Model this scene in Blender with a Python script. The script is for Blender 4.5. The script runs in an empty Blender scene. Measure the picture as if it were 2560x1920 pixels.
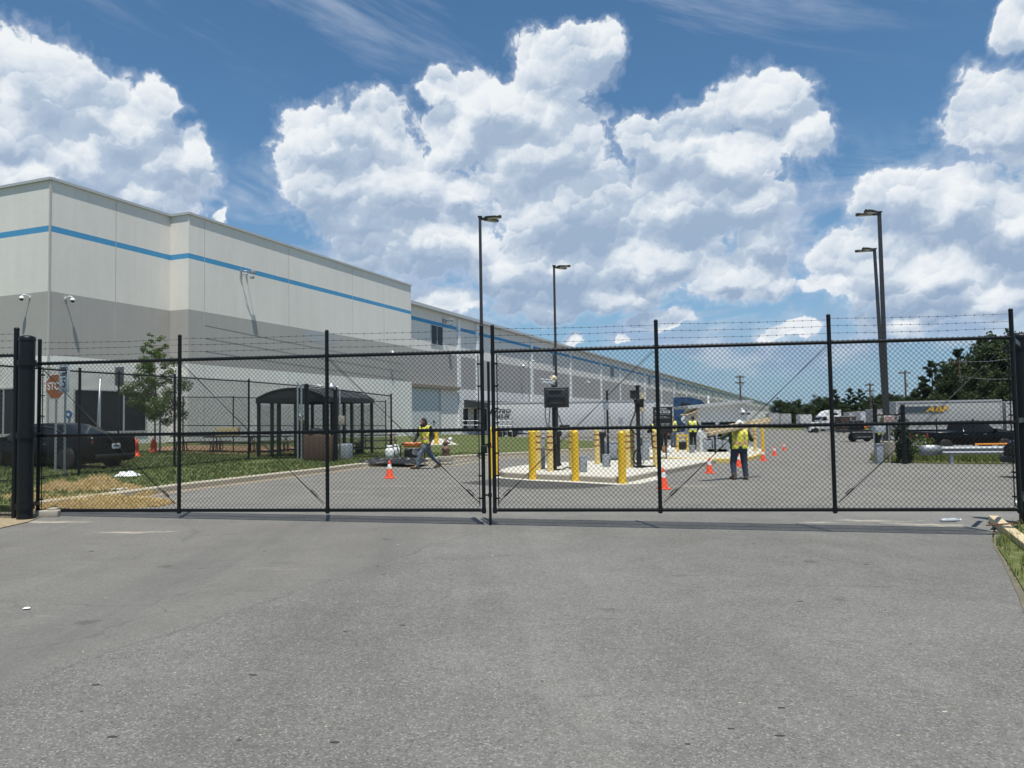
import bpy, bmesh, math, random
import numpy as np
from mathutils import Vector, Matrix, noise as mnoise
R = math.radians
rnd = random.Random(7)
C = bpy.context.scene
COL = C.collection

# ------------------------------------------------------------------ camera
CAMZ, FPX, PITCH, ROLL = 1.62, 1900.0, 0.0466, 0.0158
cp, sp, cr, sr = math.cos(PITCH), math.sin(PITCH), math.cos(ROLL), math.sin(ROLL)
FWD = Vector((0, cp, sp)); UP0 = Vector((0, -sp, cp)); R0 = Vector((1, 0, 0))
RIGHT = R0 * cr - UP0 * sr; UP = R0 * sr + UP0 * cr
EYE = Vector((0, 0, CAMZ))
cd = bpy.data.cameras.new('camera'); cam = bpy.data.objects.new('camera', cd); COL.objects.link(cam)
cd.sensor_width = 36; cd.lens = 36 * FPX / 2560; cd.clip_start = .05; cd.clip_end = 6000
m = Matrix((RIGHT, UP, -FWD)).transposed().to_4x4(); m.translation = EYE
cam.matrix_world = m
C.camera = cam

SUN_AZ, SUN_EL = 167.0, 73.0          # degrees clockwise from +Y, elevation
TINT_SKY = (0.64, 0.90, 1.0)
SKY_STRENGTH = 0.10
SUN_STRENGTH = 5.0

def ray(px, py):
    """direction through a point of the 2560 x 1920 photograph, scaled to y = 1"""
    d = FWD * FPX + RIGHT * (px - 1280) + UP * (960 - py)
    return d / d.y
def at(px, py, Y): return EYE + ray(px, py) * Y
GA, GB, GC = 0.0468, -0.02, -0.004      # the lot falls gently to the right and away
def gz(x, y): return GA + GB * x + GC * y
def G(px, py, h=0.0):
    d = ray(px, py); t = (GA + h - CAMZ) / (d.z - GB * d.x - GC)
    return EYE + d * t
def Gy(px, Y, h=0.0):
    """ground point under photo column px at distance Y"""
    x = ray(px, 1050).x * Y
    return Vector((x, Y, gz(x, Y) + h))
def scale(Y): return FPX / Y

# ------------------------------------------------------------------ node helpers
class S:
    def __init__(s, nt, sock): s.nt, s.k = nt, sock
    def _m(s, op, b=None, c=None, rev=False):
        n = s.nt.nodes.new('ShaderNodeMath'); n.operation = op
        ins = [s, b] if not rev else [b, s]
        if c is not None: ins.append(c)
        for i, v in enumerate(ins):
            if v is None: continue
            if isinstance(v, S): s.nt.links.new(v.k, n.inputs[i])
            else: n.inputs[i].default_value = v
        return S(s.nt, n.outputs[0])
    def __add__(s, b): return s._m('ADD', b)
    def __sub__(s, b): return s._m('SUBTRACT', b)
    def __mul__(s, b): return s._m('MULTIPLY', b)
    def __rsub__(s, b): return s._m('SUBTRACT', b, rev=True)
    __radd__ = __add__; __rmul__ = __mul__
    def __truediv__(s, b): return s._m('DIVIDE', b)
    def max(s, b): return s._m('MAXIMUM', b)
    def min(s, b): return s._m('MINIMUM', b)
    def smax(s, b, c): return s._m('SMOOTH_MAX', b, c)
    def abs(s): return s._m('ABSOLUTE')
    def pow(s, b): return s._m('POWER', b)
    def step(s, a, b):
        n = s.nt.nodes.new('ShaderNodeMapRange'); n.interpolation_type = 'SMOOTHSTEP'
        s.nt.links.new(s.k, n.inputs[0]); n.inputs[1].default_value = a; n.inputs[2].default_value = b
        return S(s.nt, n.outputs[0])
    def lin(s, a, b, c=0., d=1.):
        n = s.nt.nodes.new('ShaderNodeMapRange')
        s.nt.links.new(s.k, n.inputs[0])
        for i, v in enumerate((a, b, c, d)): n.inputs[i + 1].default_value = v
        return S(s.nt, n.outputs[0])
def put(nt, inp, v):
    if isinstance(v, S): nt.links.new(v.k, inp)
    elif isinstance(v, (tuple, list)) and inp.type == 'RGBA' and len(v) == 3: inp.default_value = (*v, 1)
    else: inp.default_value = v
def mixc(nt, f, a, b, mode='MIX'):
    n = nt.nodes.new('ShaderNodeMix'); n.data_type = 'RGBA'; n.blend_type = mode
    put(nt, n.inputs[0], f); put(nt, n.inputs[6], a); put(nt, n.inputs[7], b)
    return S(nt, n.outputs[2])
def vec(nt, x, y, z=0.):
    n = nt.nodes.new('ShaderNodeCombineXYZ')
    for i, v in enumerate((x, y, z)): put(nt, n.inputs[i], v)
    return S(nt, n.outputs[0])
def vmath(nt, op, a, b=None):
    n = nt.nodes.new('ShaderNodeVectorMath'); n.operation = op
    put(nt, n.inputs[0], a)
    if b is not None: put(nt, n.inputs[1], b)
    return S(nt, n.outputs[1] if op in ('LENGTH', 'DISTANCE', 'DOT_PRODUCT') else n.outputs[0])
def noise(nt, v, sc, det=4, rough=.55, dist=0., dim='3D', out=0):
    n = nt.nodes.new('ShaderNodeTexNoise'); n.noise_dimensions = dim
    if v is not None: put(nt, n.inputs['Vector'], v)
    n.inputs['Scale'].default_value = sc; n.inputs['Detail'].default_value = det
    n.inputs['Roughness'].default_value = rough; n.inputs['Distortion'].default_value = dist
    return S(nt, n.outputs[out])
def voro(nt, v, sc, feat='F1', dim='3D', out=0, det=0.):
    n = nt.nodes.new('ShaderNodeTexVoronoi'); n.feature = feat; n.voronoi_dimensions = dim
    put(nt, n.inputs['Vector'], v); n.inputs['Scale'].default_value = sc
    if 'Detail' in n.inputs: n.inputs['Detail'].default_value = det
    return S(nt, n.outputs[out])
def sep(nt, v):
    n = nt.nodes.new('ShaderNodeSeparateXYZ'); put(nt, n.inputs[0], v)
    return [S(nt, o) for o in n.outputs]
def tco(nt, which='Object'):
    n = nt.nodes.new('ShaderNodeTexCoord'); return S(nt, n.outputs[which])
def wpos(nt):
    n = nt.nodes.new('ShaderNodeNewGeometry'); return S(nt, n.outputs['Position'])

# ------------------------------------------------------------------ sky, clouds, sun
def build_world():
    w = bpy.data.worlds.new('World'); C.world = w; w.use_nodes = True
    nt = w.node_tree; nt.nodes.clear()
    out = nt.nodes.new('ShaderNodeOutputWorld'); bg = nt.nodes.new('ShaderNodeBackground')
    nt.links.new(bg.outputs[0], out.inputs[0])
    sky = nt.nodes.new('ShaderNodeTexSky'); sky.sky_type = 'NISHITA'; sky.sun_disc = False
    sky.sun_elevation = R(SUN_EL); sky.sun_rotation = R(SUN_AZ); sky.air_density = 1.0; sky.dust_density = .35; sky.ozone_density = 2.2
    skyc = mixc(nt, 1.0, S(nt, sky.outputs[0]), TINT_SKY, 'MULTIPLY')
    d = tco(nt, 'Generated'); x, y, z = sep(nt, d)
    az = x._m('ARCTAN2', y) * 57.29578; el = z._m('ARCSINE') * 57.29578
    def pos(px, py):
        r = ray(px * 1.1573, py * 1.1573).normalized()
        return math.degrees(math.atan2(r.x, r.y)), math.degrees(math.asin(r.z))
    # lobes of the cumulus towers: x, y, half width, half height
    L = [(60,180,150,110),(10,270,120,130),(250,260,120,85),(335,225,55,50),(180,340,180,100),(340,350,125,65),(60,370,170,100),(290,415,130,60),(415,330,50,45),
         (1215,150,125,90),(1290,95,70,55),(1150,240,130,90),(1050,230,115,80),(950,190,60,45),(1180,330,190,120),(1000,290,120,70),(700,295,105,75),(810,280,100,80),(715,390,145,90),(860,400,170,115),(770,470,140,80),(880,520,200,90),(1000,420,70,60),(1010,520,100,90),(1210,450,200,140),(1170,580,200,90),
         (1640,220,125,75),(1730,280,68,68),(1480,310,140,85),(1390,300,70,50),(1560,340,200,80),(1500,450,220,110),(1620,440,100,70),(1650,520,70,85),(1400,560,180,80),(1590,590,130,60),(1680,610,45,40),(1330,640,130,45),
         (1180,660,120,45),(960,650,110,45),(1440,695,90,26),
         (2195,255,120,105),(2095,275,75,75),(2215,35,60,55),(1930,425,95,70),(2050,445,135,85),(2170,490,150,115),(1890,560,130,90),(2010,590,210,90),(1800,615,70,32),(2130,640,180,60),(1960,690,120,32),(1700,718,70,20),
         (1230,738,32,22),(1350,742,32,16),(480,455,25,22)]
    L = [(*pos(a, b), 1.0 * c / 28.6, 1.0 * e / 28.6) for a, b, c, e in L]
    # a few more banks around the rest of the horizon, out of the frame
    for k in range(14):
        a = 60 + k * 19; L.append((a if a < 180 else a - 360, 14 + 7 * math.sin(k * 2.1), 8 + 2 * math.cos(k * 3), 5))
    wv = vec(nt, az, el)
    wn = noise(nt, wv, .22, 4, .6, dim='2D', out=1)
    wx, wy, _ = sep(nt, wn)
    def field(U, V):
        P = vec(nt, U + (wx - .5) * 3.4, V + (wy - .5) * 3.0)
        acc = None
        for (u, v, ru, rv) in L:
            q = vmath(nt, 'MULTIPLY', vmath(nt, 'SUBTRACT', P, (u, v, 0)), (1 / ru, 1 / rv, 0))
            k = 1.0 - vmath(nt, 'LENGTH', q)
            acc = k if acc is None else acc.smax(k, .22)
        return acc
    P1_ = vec(nt, az + (wx - .5) * 1.6, el + (wy - .5) * 1.6)
    wf = noise(nt, wv, .9, 3, .6, dim='2D', out=1); fx, fy, _ = sep(nt, wf)
    P2_ = vec(nt, az + (wx - .5) * 1.6 + (fx - .5) * .9, el + (wy - .5) * 1.6 + (fy - .5) * .9)
    def lumps(P, sc, sm):
        """rounded puffs: how deep inside one, and how far up its sunny side"""
        n = nt.nodes.new('ShaderNodeTexVoronoi'); n.voronoi_dimensions = '2D'; n.feature = 'SMOOTH_F1'; n.inputs['Smoothness'].default_value = sm
        q = vmath(nt, 'MULTIPLY', P, (sc, sc, 1)); put(nt, n.inputs['Vector'], q); n.inputs['Scale'].default_value = 1.
        d = S(nt, n.outputs['Distance']); o = vmath(nt, 'SUBTRACT', q, S(nt, n.outputs['Position'])); ox, oy, _ = sep(nt, o)
        return .45 - d, oy * .9 - ox * .25
    F0 = field(az, el); F1 = field(az - .5, el + 1.8)
    a1, s1 = lumps(P1_, .30, .35); a2, s2 = lumps(P2_, .75, .35); a3, s3 = lumps(P2_, 1.9, .4)
    fn = noise(nt, P2_, 1.6, 6, .62, dim='2D')
    H = F0.min(.5) + a1 * .34 + a2 * .20 + a3 * .11 + (fn - .5) * .30 - .15
    alpha = H.step(-.015, .135)
    soft = H.step(-.26, .10) * .30
    big = noise(nt, vec(nt, az, el * 1.4), .13, 3, .5, .3, dim='2D'); P3n = noise(nt, P1_, .55, 4, .6, dim='2D')
    lo = (F0 - F1).lin(-.28, .32)
    li = lo * .62 + s1 * .36 + s2 * .24 + s3 * .09 + (big - .5) * .55 + (fn - .5) * .13 + .16
    edge = 1.0 - H.step(.05, .30)
    li = li + edge * .16
    lif = (li - (1.0 - el.lin(4, 20)).max(0.) * .08 + (P3n - .5) * .14).lin(.10, 1.08)
    k = 1 / SKY_STRENGTH
    cs = mixc(nt, el.lin(3, 22), (.27 * k, .37 * k, .52 * k), (.345 * k, .44 * k, .575 * k))
    cm = mixc(nt, big.step(.35, .65), (.46 * k, .55 * k, .665 * k), (.60 * k, .665 * k, .75 * k))
    cl = mixc(nt, lif.lin(0., .5), cs, cm); cl = mixc(nt, lif.lin(.40, .90), cl, (.82 * k, .85 * k, .87 * k))
    # thin high cirrus
    ci = noise(nt, vec(nt, az * .30 + el * .35, el * 1.5 + az * .42), .15, 6, .64, .25, dim='2D')
    cia = ci.step(.47, .78) * el.step(21, 30) * .42
    base = mixc(nt, cia, skyc, (.62 * k, .68 * k, .78 * k))
    hz = (1.0 - el.lin(0, 17)).max(0.) * .70
    base = mixc(nt, hz, base, (.27 * k, .40 * k, .60 * k))
    st = noise(nt, vec(nt, az * .8 + 3.0, el * 2.3), .13, 5, .58, .5, dim='2D').step(.40, .66) * el.step(1.0, 5.) * (1.0 - el.step(13., 21.)) * .72
    base = mixc(nt, st, base, mixc(nt, noise(nt, vec(nt, az, el * 1.6), .25, 4, .6, dim='2D').step(.4, .66), (.34 * k, .43 * k, .60 * k), (.56 * k, .63 * k, .73 * k)))
    c1 = mixc(nt, soft, base, (.62 * k, .68 * k, .79 * k))
    c2 = mixc(nt, alpha * .96, c1, cl)
    nt.links.new(c2.k, bg.inputs[0]); bg.inputs[1].default_value = SKY_STRENGTH
    w.cycles.sampling_method = 'MANUAL'; w.cycles.sample_map_resolution = 512
build_world()
sl = bpy.data.lights.new('sun', 'SUN'); so = bpy.data.objects.new('sun', sl); COL.objects.link(so)
sl.energy = SUN_STRENGTH; sl.angle = R(.5); sl.color = (1.0, .975, .89)
to_sun = Vector((math.sin(R(SUN_AZ)) * math.cos(R(SUN_EL)), math.cos(R(SUN_AZ)) * math.cos(R(SUN_EL)), math.sin(R(SUN_EL))))
so.rotation_euler = to_sun.to_track_quat('Z', 'Y').to_euler(); so.location = (0, 0, 60)
C.view_settings.view_transform = 'Standard'; C.view_settings.look = 'None'
C.view_settings.exposure = 0.12; C.view_settings.gamma = 1
C.cycles.max_bounces = 6; C.cycles.diffuse_bounces = 3; C.cycles.transparent_max_bounces = 8
C.cycles.use_denoising = True

# ------------------------------------------------------------------ materials
def lin(r, g, b): return tuple(((c / 255 + .055) / 1.055) ** 2.4 if c > 10 else c / 255 / 12.92 for c in (r, g, b))
MATS = {}
def mat(name, col, rough=.6, metal=0., var=.12, sc=6., bump=0., bsc=40., spec=.5, coat=0.):
    """principled surface with noisy colour and roughness"""
    if name in MATS: return MATS[name]
    ma = bpy.data.materials.new(name); ma.use_nodes = True; nt = ma.node_tree; b = nt.nodes['Principled BSDF']
    o = tco(nt)
    n = noise(nt, o, sc, 5, .6)
    put(nt, b.inputs['Base Color'], mixc(nt, n, tuple(c * (1 - var) for c in col), tuple(min(1, c * (1 + var)) for c in col)))
    put(nt, b.inputs['Roughness'], n.lin(.3, .7, max(.02, rough - .08), min(1, rough + .08)))
    b.inputs['Metallic'].default_value = metal; b.inputs['Specular IOR Level'].default_value = spec
    if coat: b.inputs['Coat Weight'].default_value = coat; b.inputs['Coat Roughness'].default_value = .04
    if bump:
        bn = nt.nodes.new('ShaderNodeBump'); bn.inputs['Strength'].default_value = bump; bn.inputs['Distance'].default_value = .02
        nt.links.new(noise(nt, o, bsc, 3).k, bn.inputs['Height']); nt.links.new(bn.outputs[0], b.inputs['Normal'])
    MATS[name] = ma; return ma
def glass_dark(name, col=(.012, .015, .018)):
    return mat(name, col, .08, 0, .2, 2, spec=.16)
VINYL = mat('black_vinyl', (.006, .008, .010), .42, 0, .3, 9, spec=.3)
WIRE = mat('vinyl_wire', (.006, .008, .009), .5, 0, .2, 9, spec=.2)
BLACK = mat('black_paint', (.012, .013, .014), .45, 0, .2, 5)
GALV = mat('galvanised', (.42, .44, .46), .42, .7, .15, 14)
DARKSTEEL = mat('dark_bronze_steel', (.045, .045, .047), .42, .3, .2, 8)
WHITE = mat('white_paint', (.78, .79, .79), .45, 0, .05, 3)
RUBBER = mat('rubber', (.018, .018, .018), .85, 0, .2, 20)
CHROME = mat('chrome', (.6, .6, .62), .15, 1., .05, 4)
YEL = mat('yellow_paint', (.80, .50, .035), .45, 0, .12, 5)
YELPALE = mat('faded_yellow', (.74, .56, .20), .6, 0, .14, 6)
OLIVE = mat('olive_yellow', (.36, .31, .10), .6, 0, .2, 6)  # darker olive tone of yellow, used on a single bollard
REDTAPE = mat('red_tape', (.30, .07, .035), .5, 0, .3, 10)
CONEO = mat('cone_orange', (.86, .10, .035), .5, 0, .08, 6)
REFL = mat('reflective_white', (.80, .80, .78), .35, 0, .06, 10)
GREYBOX = mat('grey_enamel', (.30, .33, .36), .45, .1, .1, 4)
CONC = mat('concrete', (.52, .49, .41), .85, 0, .12, 3, .25, 60)
CONCD = mat('concrete_worn', (.36, .33, .27), .9, 0, .2, 3, .3, 50)
TIMBER = mat('timber', (.54, .43, .27), .75, 0, .18, 7)
SKIN = mat('skin', (.22, .11, .07), .55, 0, .1, 12)
SKIN2 = mat('skin_tan', (.42, .22, .14), .55, 0, .1, 12)
VEST = mat('vest_lime', (.72, .74, .07), .65, 0, .12, 10)
VESTT = mat('vest_tape', (.62, .36, .20), .5, 0, .15, 15)
SILVERT = mat('vest_silver', (.62, .62, .56), .35, 0, .15, 15)
JEAN = mat('denim', (.030, .045, .075), .9, 0, .3, 14)
JEANL = mat('denim_light', (.12, .15, .20), .9, 0, .35, 16)
DARKCLOTH = mat('dark_cloth', (.016, .018, .017), .9, 0, .25, 14)
GREENCLOTH = mat('green_cloth', (.05, .075, .04), .9, 0, .25, 14)
BOOT = mat('boot_leather', (.085, .055, .035), .7, 0, .25, 18)
HAIR = mat('hair', (.012, .010, .009), .7, 0, .2, 20)
ORANGE = mat('orange_plastic', (.75, .20, .03), .45, 0, .1, 8)
CARBLACK = mat('car_black', (.004, .005, .006), .22, 0, .1, 3, spec=.16, coat=.06)
CARBLUE = mat('truck_blue', (.016, .055, .14), .28, 0, .1, 3, coat=.8)
NAVY = mat('car_navy', (.006, .009, .017), .22, 0, .1, 3, spec=.2, coat=.1)
GLASS = glass_dark('tinted_glass')
WGLASS = glass_dark('window_glass', (.02, .024, .028))
LAMPR = mat('tail_red', (.30, .012, .010), .25, 0, .2, 12)
LAMPA = mat('lamp_clear', (.45, .45, .42), .15, 0, .1, 12)
TRAILW = mat('trailer_white', (.58, .585, .59), .4, 0, .05, .6)
TRAILG = mat('trailer_grey', (.40, .40, .39), .42, 0, .08, .8)
ROOFDARK = mat('shelter_roof', (.030, .030, .028), .45, 0, .2, 2)
BROWNBOX = mat('brown_panel', (.085, .055, .038), .7, 0, .2, 5)
BARK = mat('bark', (.11, .08, .055), .9, 0, .3, 12, .5, 30)

def foliage(name, a, b):
    ma = bpy.data.materials.new(name); ma.use_nodes = True; nt = ma.node_tree; p = nt.nodes['Principled BSDF']
    n = noise(nt, wpos(nt), .55, 3); n2 = noise(nt, tco(nt), 9., 2)
    c = mixc(nt, n.step(.35, .65), a, b)
    c = mixc(nt, n2, tuple(.0 + v * .0 for v in a), c) if False else mixc(nt, n2.lin(.3, .7, 0., .5), c, tuple(v * 1.5 for v in b))
    put(nt, p.inputs['Base Color'], c); p.inputs['Roughness'].default_value = .6
    p.inputs['Specular IOR Level'].default_value = .25
    tr = nt.nodes.new('ShaderNodeBsdfTranslucent'); put(nt, tr.inputs[0], c)
    mx = nt.nodes.new('ShaderNodeMixShader'); mx.inputs[0].default_value = .25
    nt.links.new(p.outputs[0], mx.inputs[1]); nt.links.new(tr.outputs[0], mx.inputs[2])
    nt.links.new(mx.outputs[0], nt.nodes['Material Output'].inputs[0])
    return ma
PINEF = foliage('pine_needles', (.016, .030, .013), (.032, .052, .018))
OAKF = foliage('broadleaf', (.019, .036, .013), (.042, .068, .019))
YOUNGF = foliage('young_leaves', (.05, .085, .022), (.10, .15, .04))
BLADE = foliage('grass_blades', (.072, .108, .034), (.135, .165, .058))
WEEDF = foliage('weeds', (.07, .10, .025), (.15, .18, .05))
STRAWB = foliage('straw_blades', (.42, .30, .13), (.55, .42, .20))

# ------------------------------------------------------------------ mesh builder
class MB:
    def __init__(s): s.v, s.f, s.mi, s.mats, s.sm = [], [], [], [], []; s.cur = None; s.smooth = False
    def m(s, ma):
        if ma not in s.mats: s.mats.append(ma)
        s.cur = s.mats.index(ma); return s
    def add(s, V, F, smooth=None):
        o = len(s.v); s.v.extend([tuple(p) for p in V])
        for f in F:
            s.f.append([i + o for i in f]); s.mi.append(s.cur or 0); s.sm.append(s.smooth if smooth is None else smooth)
        return s
    def box(s, c, d, rz=0., bev=0., rx=0., ry=0.):
        dx, dy, dz = (v / 2 for v in d)
        M = Matrix.Translation(c) @ Matrix.Rotation(rz, 4, 'Z') @ Matrix.Rotation(ry, 4, 'Y') @ Matrix.Rotation(rx, 4, 'X')
        b = min(bev, dx * .9, dy * .9, dz * .9)
        if b <= 0:
            V = [M @ Vector((x, y, z)) for z in (-dz, dz) for y in (-dy, dy) for x in (-dx, dx)]
            return s.add(V, [(0, 2, 3, 1), (4, 5, 7, 6), (0, 1, 5, 4), (2, 6, 7, 3), (0, 4, 6, 2), (1, 3, 7, 5)], False)
        bm = bmesh.new(); bmesh.ops.create_cube(bm, size=1.)
        for v in bm.verts: v.co = Vector((v.co.x * 2 * dx, v.co.y * 2 * dy, v.co.z * 2 * dz))
        bmesh.ops.bevel(bm, geom=bm.edges[:], offset=b, segments=2, profile=.6, affect='EDGES')
        bm.verts.index_update(); V = [M @ v.co for v in bm.verts]; F = [[v.index for v in f.verts] for f in bm.faces]; bm.free()
        return s.add(V, F, True)
    def cyl(s, a, b, r0, r1=None, n=12, caps=True, smooth=True):
        a, b = Vector(a), Vector(b); r1 = r0 if r1 is None else r1
        q = (b - a).to_track_quat('Z', 'Y')
        V = [p + q @ Vector((r * math.cos(t), r * math.sin(t), 0)) for p, r in ((a, r0), (b, r1)) for t in (2 * math.pi * k / n for k in range(n))]
        s.add(V, [(k, (k + 1) % n, n + (k + 1) % n, n + k) for k in range(n)], smooth)
        if caps: s.add(V, [list(range(n))[::-1], list(range(n, 2 * n))], False)
        return s
    def tube(s, path, r, n=6, cap=True):
        P = [Vector(p) for p in path]; k = len(P); rings = []
        rs = r if isinstance(r, (list, tuple)) else [r] * k
        last = None
        for i, p in enumerate(P):
            t = (P[min(i + 1, k - 1)] - P[max(i - 1, 0)]).normalized()
            if last is None: a = t.orthogonal().normalized()
            else: a = (last - t * last.dot(t)); a = a.normalized() if a.length > 1e-6 else t.orthogonal().normalized()
            last = a; b = t.cross(a)
            rings += [p + (a * math.cos(2 * math.pi * j / n) + b * math.sin(2 * math.pi * j / n)) * rs[i] for j in range(n)]
        F = [(i * n + j, i * n + (j + 1) % n, (i + 1) * n + (j + 1) % n, (i + 1) * n + j) for i in range(k - 1) for j in range(n)]
        if cap: F += [list(range(n))[::-1], list(range((k - 1) * n, k * n))]
        return s.add(rings, F, True)
    def lathe(s, prof, c=(0, 0, 0), n=20, axis='Z'):
        V = []
        for r, z in prof:
            for k in range(n):
                t = 2 * math.pi * k / n; p = (r * math.cos(t), r * math.sin(t), z)
                if axis == 'Y': p = (p[0], p[2], p[1])
                elif axis == 'X': p = (p[2], p[0], p[1])
                V.append((p[0] + c[0], p[1] + c[1], p[2] + c[2]))
        F = [(i * n + k, i * n + (k + 1) % n, (i + 1) * n + (k + 1) % n, (i + 1) * n + k) for i in range(len(prof) - 1) for k in range(n)]
        if axis == 'Y': F = [f[::-1] for f in F]
        F2 = []
        if prof[0][0] > 1e-6: F2.append(list(range(n))[::-1])
        if prof[-1][0] > 1e-6: F2.append(list(range((len(prof) - 1) * n, len(prof) * n)))
        o = len(s.v); s.add(V, F, True); s.add(V, F2, False); return s
    def ball(s, c, r, n=10):
        r = (r, r, r) if not isinstance(r, (tuple, list)) else r
        V = []; h = n // 2 + 1
        for i in range(h + 1):
            a = math.pi * i / h
            for k in range(n):
                t = 2 * math.pi * k / n
                V.append((c[0] + r[0] * math.sin(a) * math.cos(t), c[1] + r[1] * math.sin(a) * math.sin(t), c[2] - r[2] * math.cos(a)))
        return s.add(V, [(i * n + k, i * n + (k + 1) % n, (i + 1) * n + (k + 1) % n, (i + 1) * n + k) for i in range(h) for k in range(n)], True)
    def capsule(s, a, b, r0, r1, n=12):
        a, b = Vector(a), Vector(b); q = (b - a).to_track_quat('Z', 'Y'); L = (b - a).length
        prof = [(r0 * math.sin(t), -r0 * math.cos(t)) for t in (0.05, .5, 1.0, 1.57)] + [(r1 * math.cos(t), L + r1 * math.sin(t)) for t in (0, .55, 1.05, 1.52)]
        V = [a + q @ Vector((r * math.cos(2 * math.pi * k / n), r * math.sin(2 * math.pi * k / n), z)) for r, z in prof for k in range(n)]
        F = [(i * n + k, i * n + (k + 1) % n, (i + 1) * n + (k + 1) % n, (i + 1) * n + k) for i in range(len(prof) - 1) for k in range(n)]
        F += [list(range(n))[::-1], list(range((len(prof) - 1) * n, len(prof) * n))]
        return s.add(V, F, True)
    def prism(s, poly, z0, z1, top=True, bot=True):
        """poly: (x, y) anticlockwise; z0, z1 numbers or functions of x, y"""
        f0 = z0 if callable(z0) else (lambda x, y: z0); f1 = z1 if callable(z1) else (lambda x, y: z1)
        n = len(poly); V = [(x, y, f0(x, y)) for x, y in poly] + [(x, y, f1(x, y)) for x, y in poly]
        F = [(k, (k + 1) % n, n + (k + 1) % n, n + k) for k in range(n)]
        if top: F.append(list(range(n, 2 * n)))
        if bot: F.append(list(range(n))[::-1])
        return s.add(V, F, False)
    def side(s, poly, y0, y1):
        """outline in x, z pushed along y"""
        n = len(poly); V = [(x, y0, z) for x, z in poly] + [(x, y1, z) for x, z in poly]
        F = [(k, (k + 1) % n, n + (k + 1) % n, n + k) for k in range(n)] + [list(range(n))[::-1], list(range(n, 2 * n))]
        return s.add(V, F, False)
    def loft(s, rings, close=True, caps=True, smooth=True):
        n = len(rings[0]); V = [p for r in rings for p in r]; e = n if close else n - 1
        F = [(i * n + k, i * n + (k + 1) % n, (i + 1) * n + (k + 1) % n, (i + 1) * n + k) for i in range(len(rings) - 1) for k in range(e)]
        s.add(V, F, smooth)
        if caps: s.add(V, [list(range(n))[::-1], list(range((len(rings) - 1) * n, len(rings) * n))], False)
        return s
    def sheet(s, poly, h=0.):
        V = [(p[0], p[1], gz(p[0], p[1]) + h) for p in poly]
        return s.add(V, [list(range(len(V)))], False)
    def mesh(s, name):
        me = bpy.data.meshes.new(name); me.from_pydata(s.v, [], s.f)
        for ma in s.mats: me.materials.append(ma)
        me.polygons.foreach_set('material_index', s.mi); me.polygons.foreach_set('use_smooth', s.sm)
        me.update(); return me
    def build(s, name, parent=None, fix=True):
        me = s.mesh(name)
        if fix:
            bm = bmesh.new(); bm.from_mesh(me); bmesh.ops.recalc_face_normals(bm, faces=bm.faces[:]); bm.to_mesh(me); bm.free()
        o = bpy.data.objects.new(name, me); COL.objects.link(o)
        if parent is not None: o.parent = parent
        return o
def tag(o, label=None, cat=None, group=None, kind=None):
    if label: o['label'] = label
    if cat: o['category'] = cat
    if group: o['group'] = group
    if kind: o['kind'] = kind
    return o
def thing(name, label, cat, loc=(0, 0, 0), rz=0., group=None):
    o = bpy.data.objects.new(name, None); COL.objects.link(o); o.location = loc; o.rotation_euler = (0, 0, rz)
    o.empty_display_size = .2
    return tag(o, label, cat, group)
def struct(o, label=None): return tag(o, label, None, None, 'structure')
KIDS = {}
def dup(root, loc, rz=None, label=None, group=None, sc=None):
    def kids(o): return [c for c in bpy.data.objects if c.parent is o]
    r = root.copy(); COL.objects.link(r); r.location = loc
    if rz is not None: r.rotation_euler = (0, 0, rz)
    if sc is not None: r.scale = (sc, sc, sc)
    if label: r['label'] = label
    if group: r['group'] = group
    for ch in kids(root):
        c = ch.copy(); COL.objects.link(c); c.parent = r
        for g in kids(ch):
            d = g.copy(); COL.objects.link(d); d.parent = c
    return r
def text(name, body, size, ma, parent, loc, rot, extrude=.003, align='CENTER', shear=0., sx=1., bold=0.):
    cu = bpy.data.curves.new(name, 'FONT'); cu.body = body; cu.size = size; cu.extrude = extrude; cu.align_x = align; cu.align_y = 'CENTER'
    cu.shear = shear; cu.offset = bold; cu.materials.append(ma); cu.resolution_u = 3
    tmp = bpy.data.objects.new('text', cu); COL.objects.link(tmp); bpy.context.view_layer.update()
    me = bpy.data.meshes.new_from_object(tmp.evaluated_get(bpy.context.evaluated_depsgraph_get())); bpy.data.objects.remove(tmp); bpy.data.curves.remove(cu)
    me.name = name; me.materials.clear(); me.materials.append(ma)
    o = bpy.data.objects.new(name, me); COL.objects.link(o); o.parent = parent; o.location = loc; o.rotation_euler = rot; o.scale = (sx, 1, 1)
    return o
FRONT = (R(90), 0, 0)      # text that faces -Y
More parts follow.
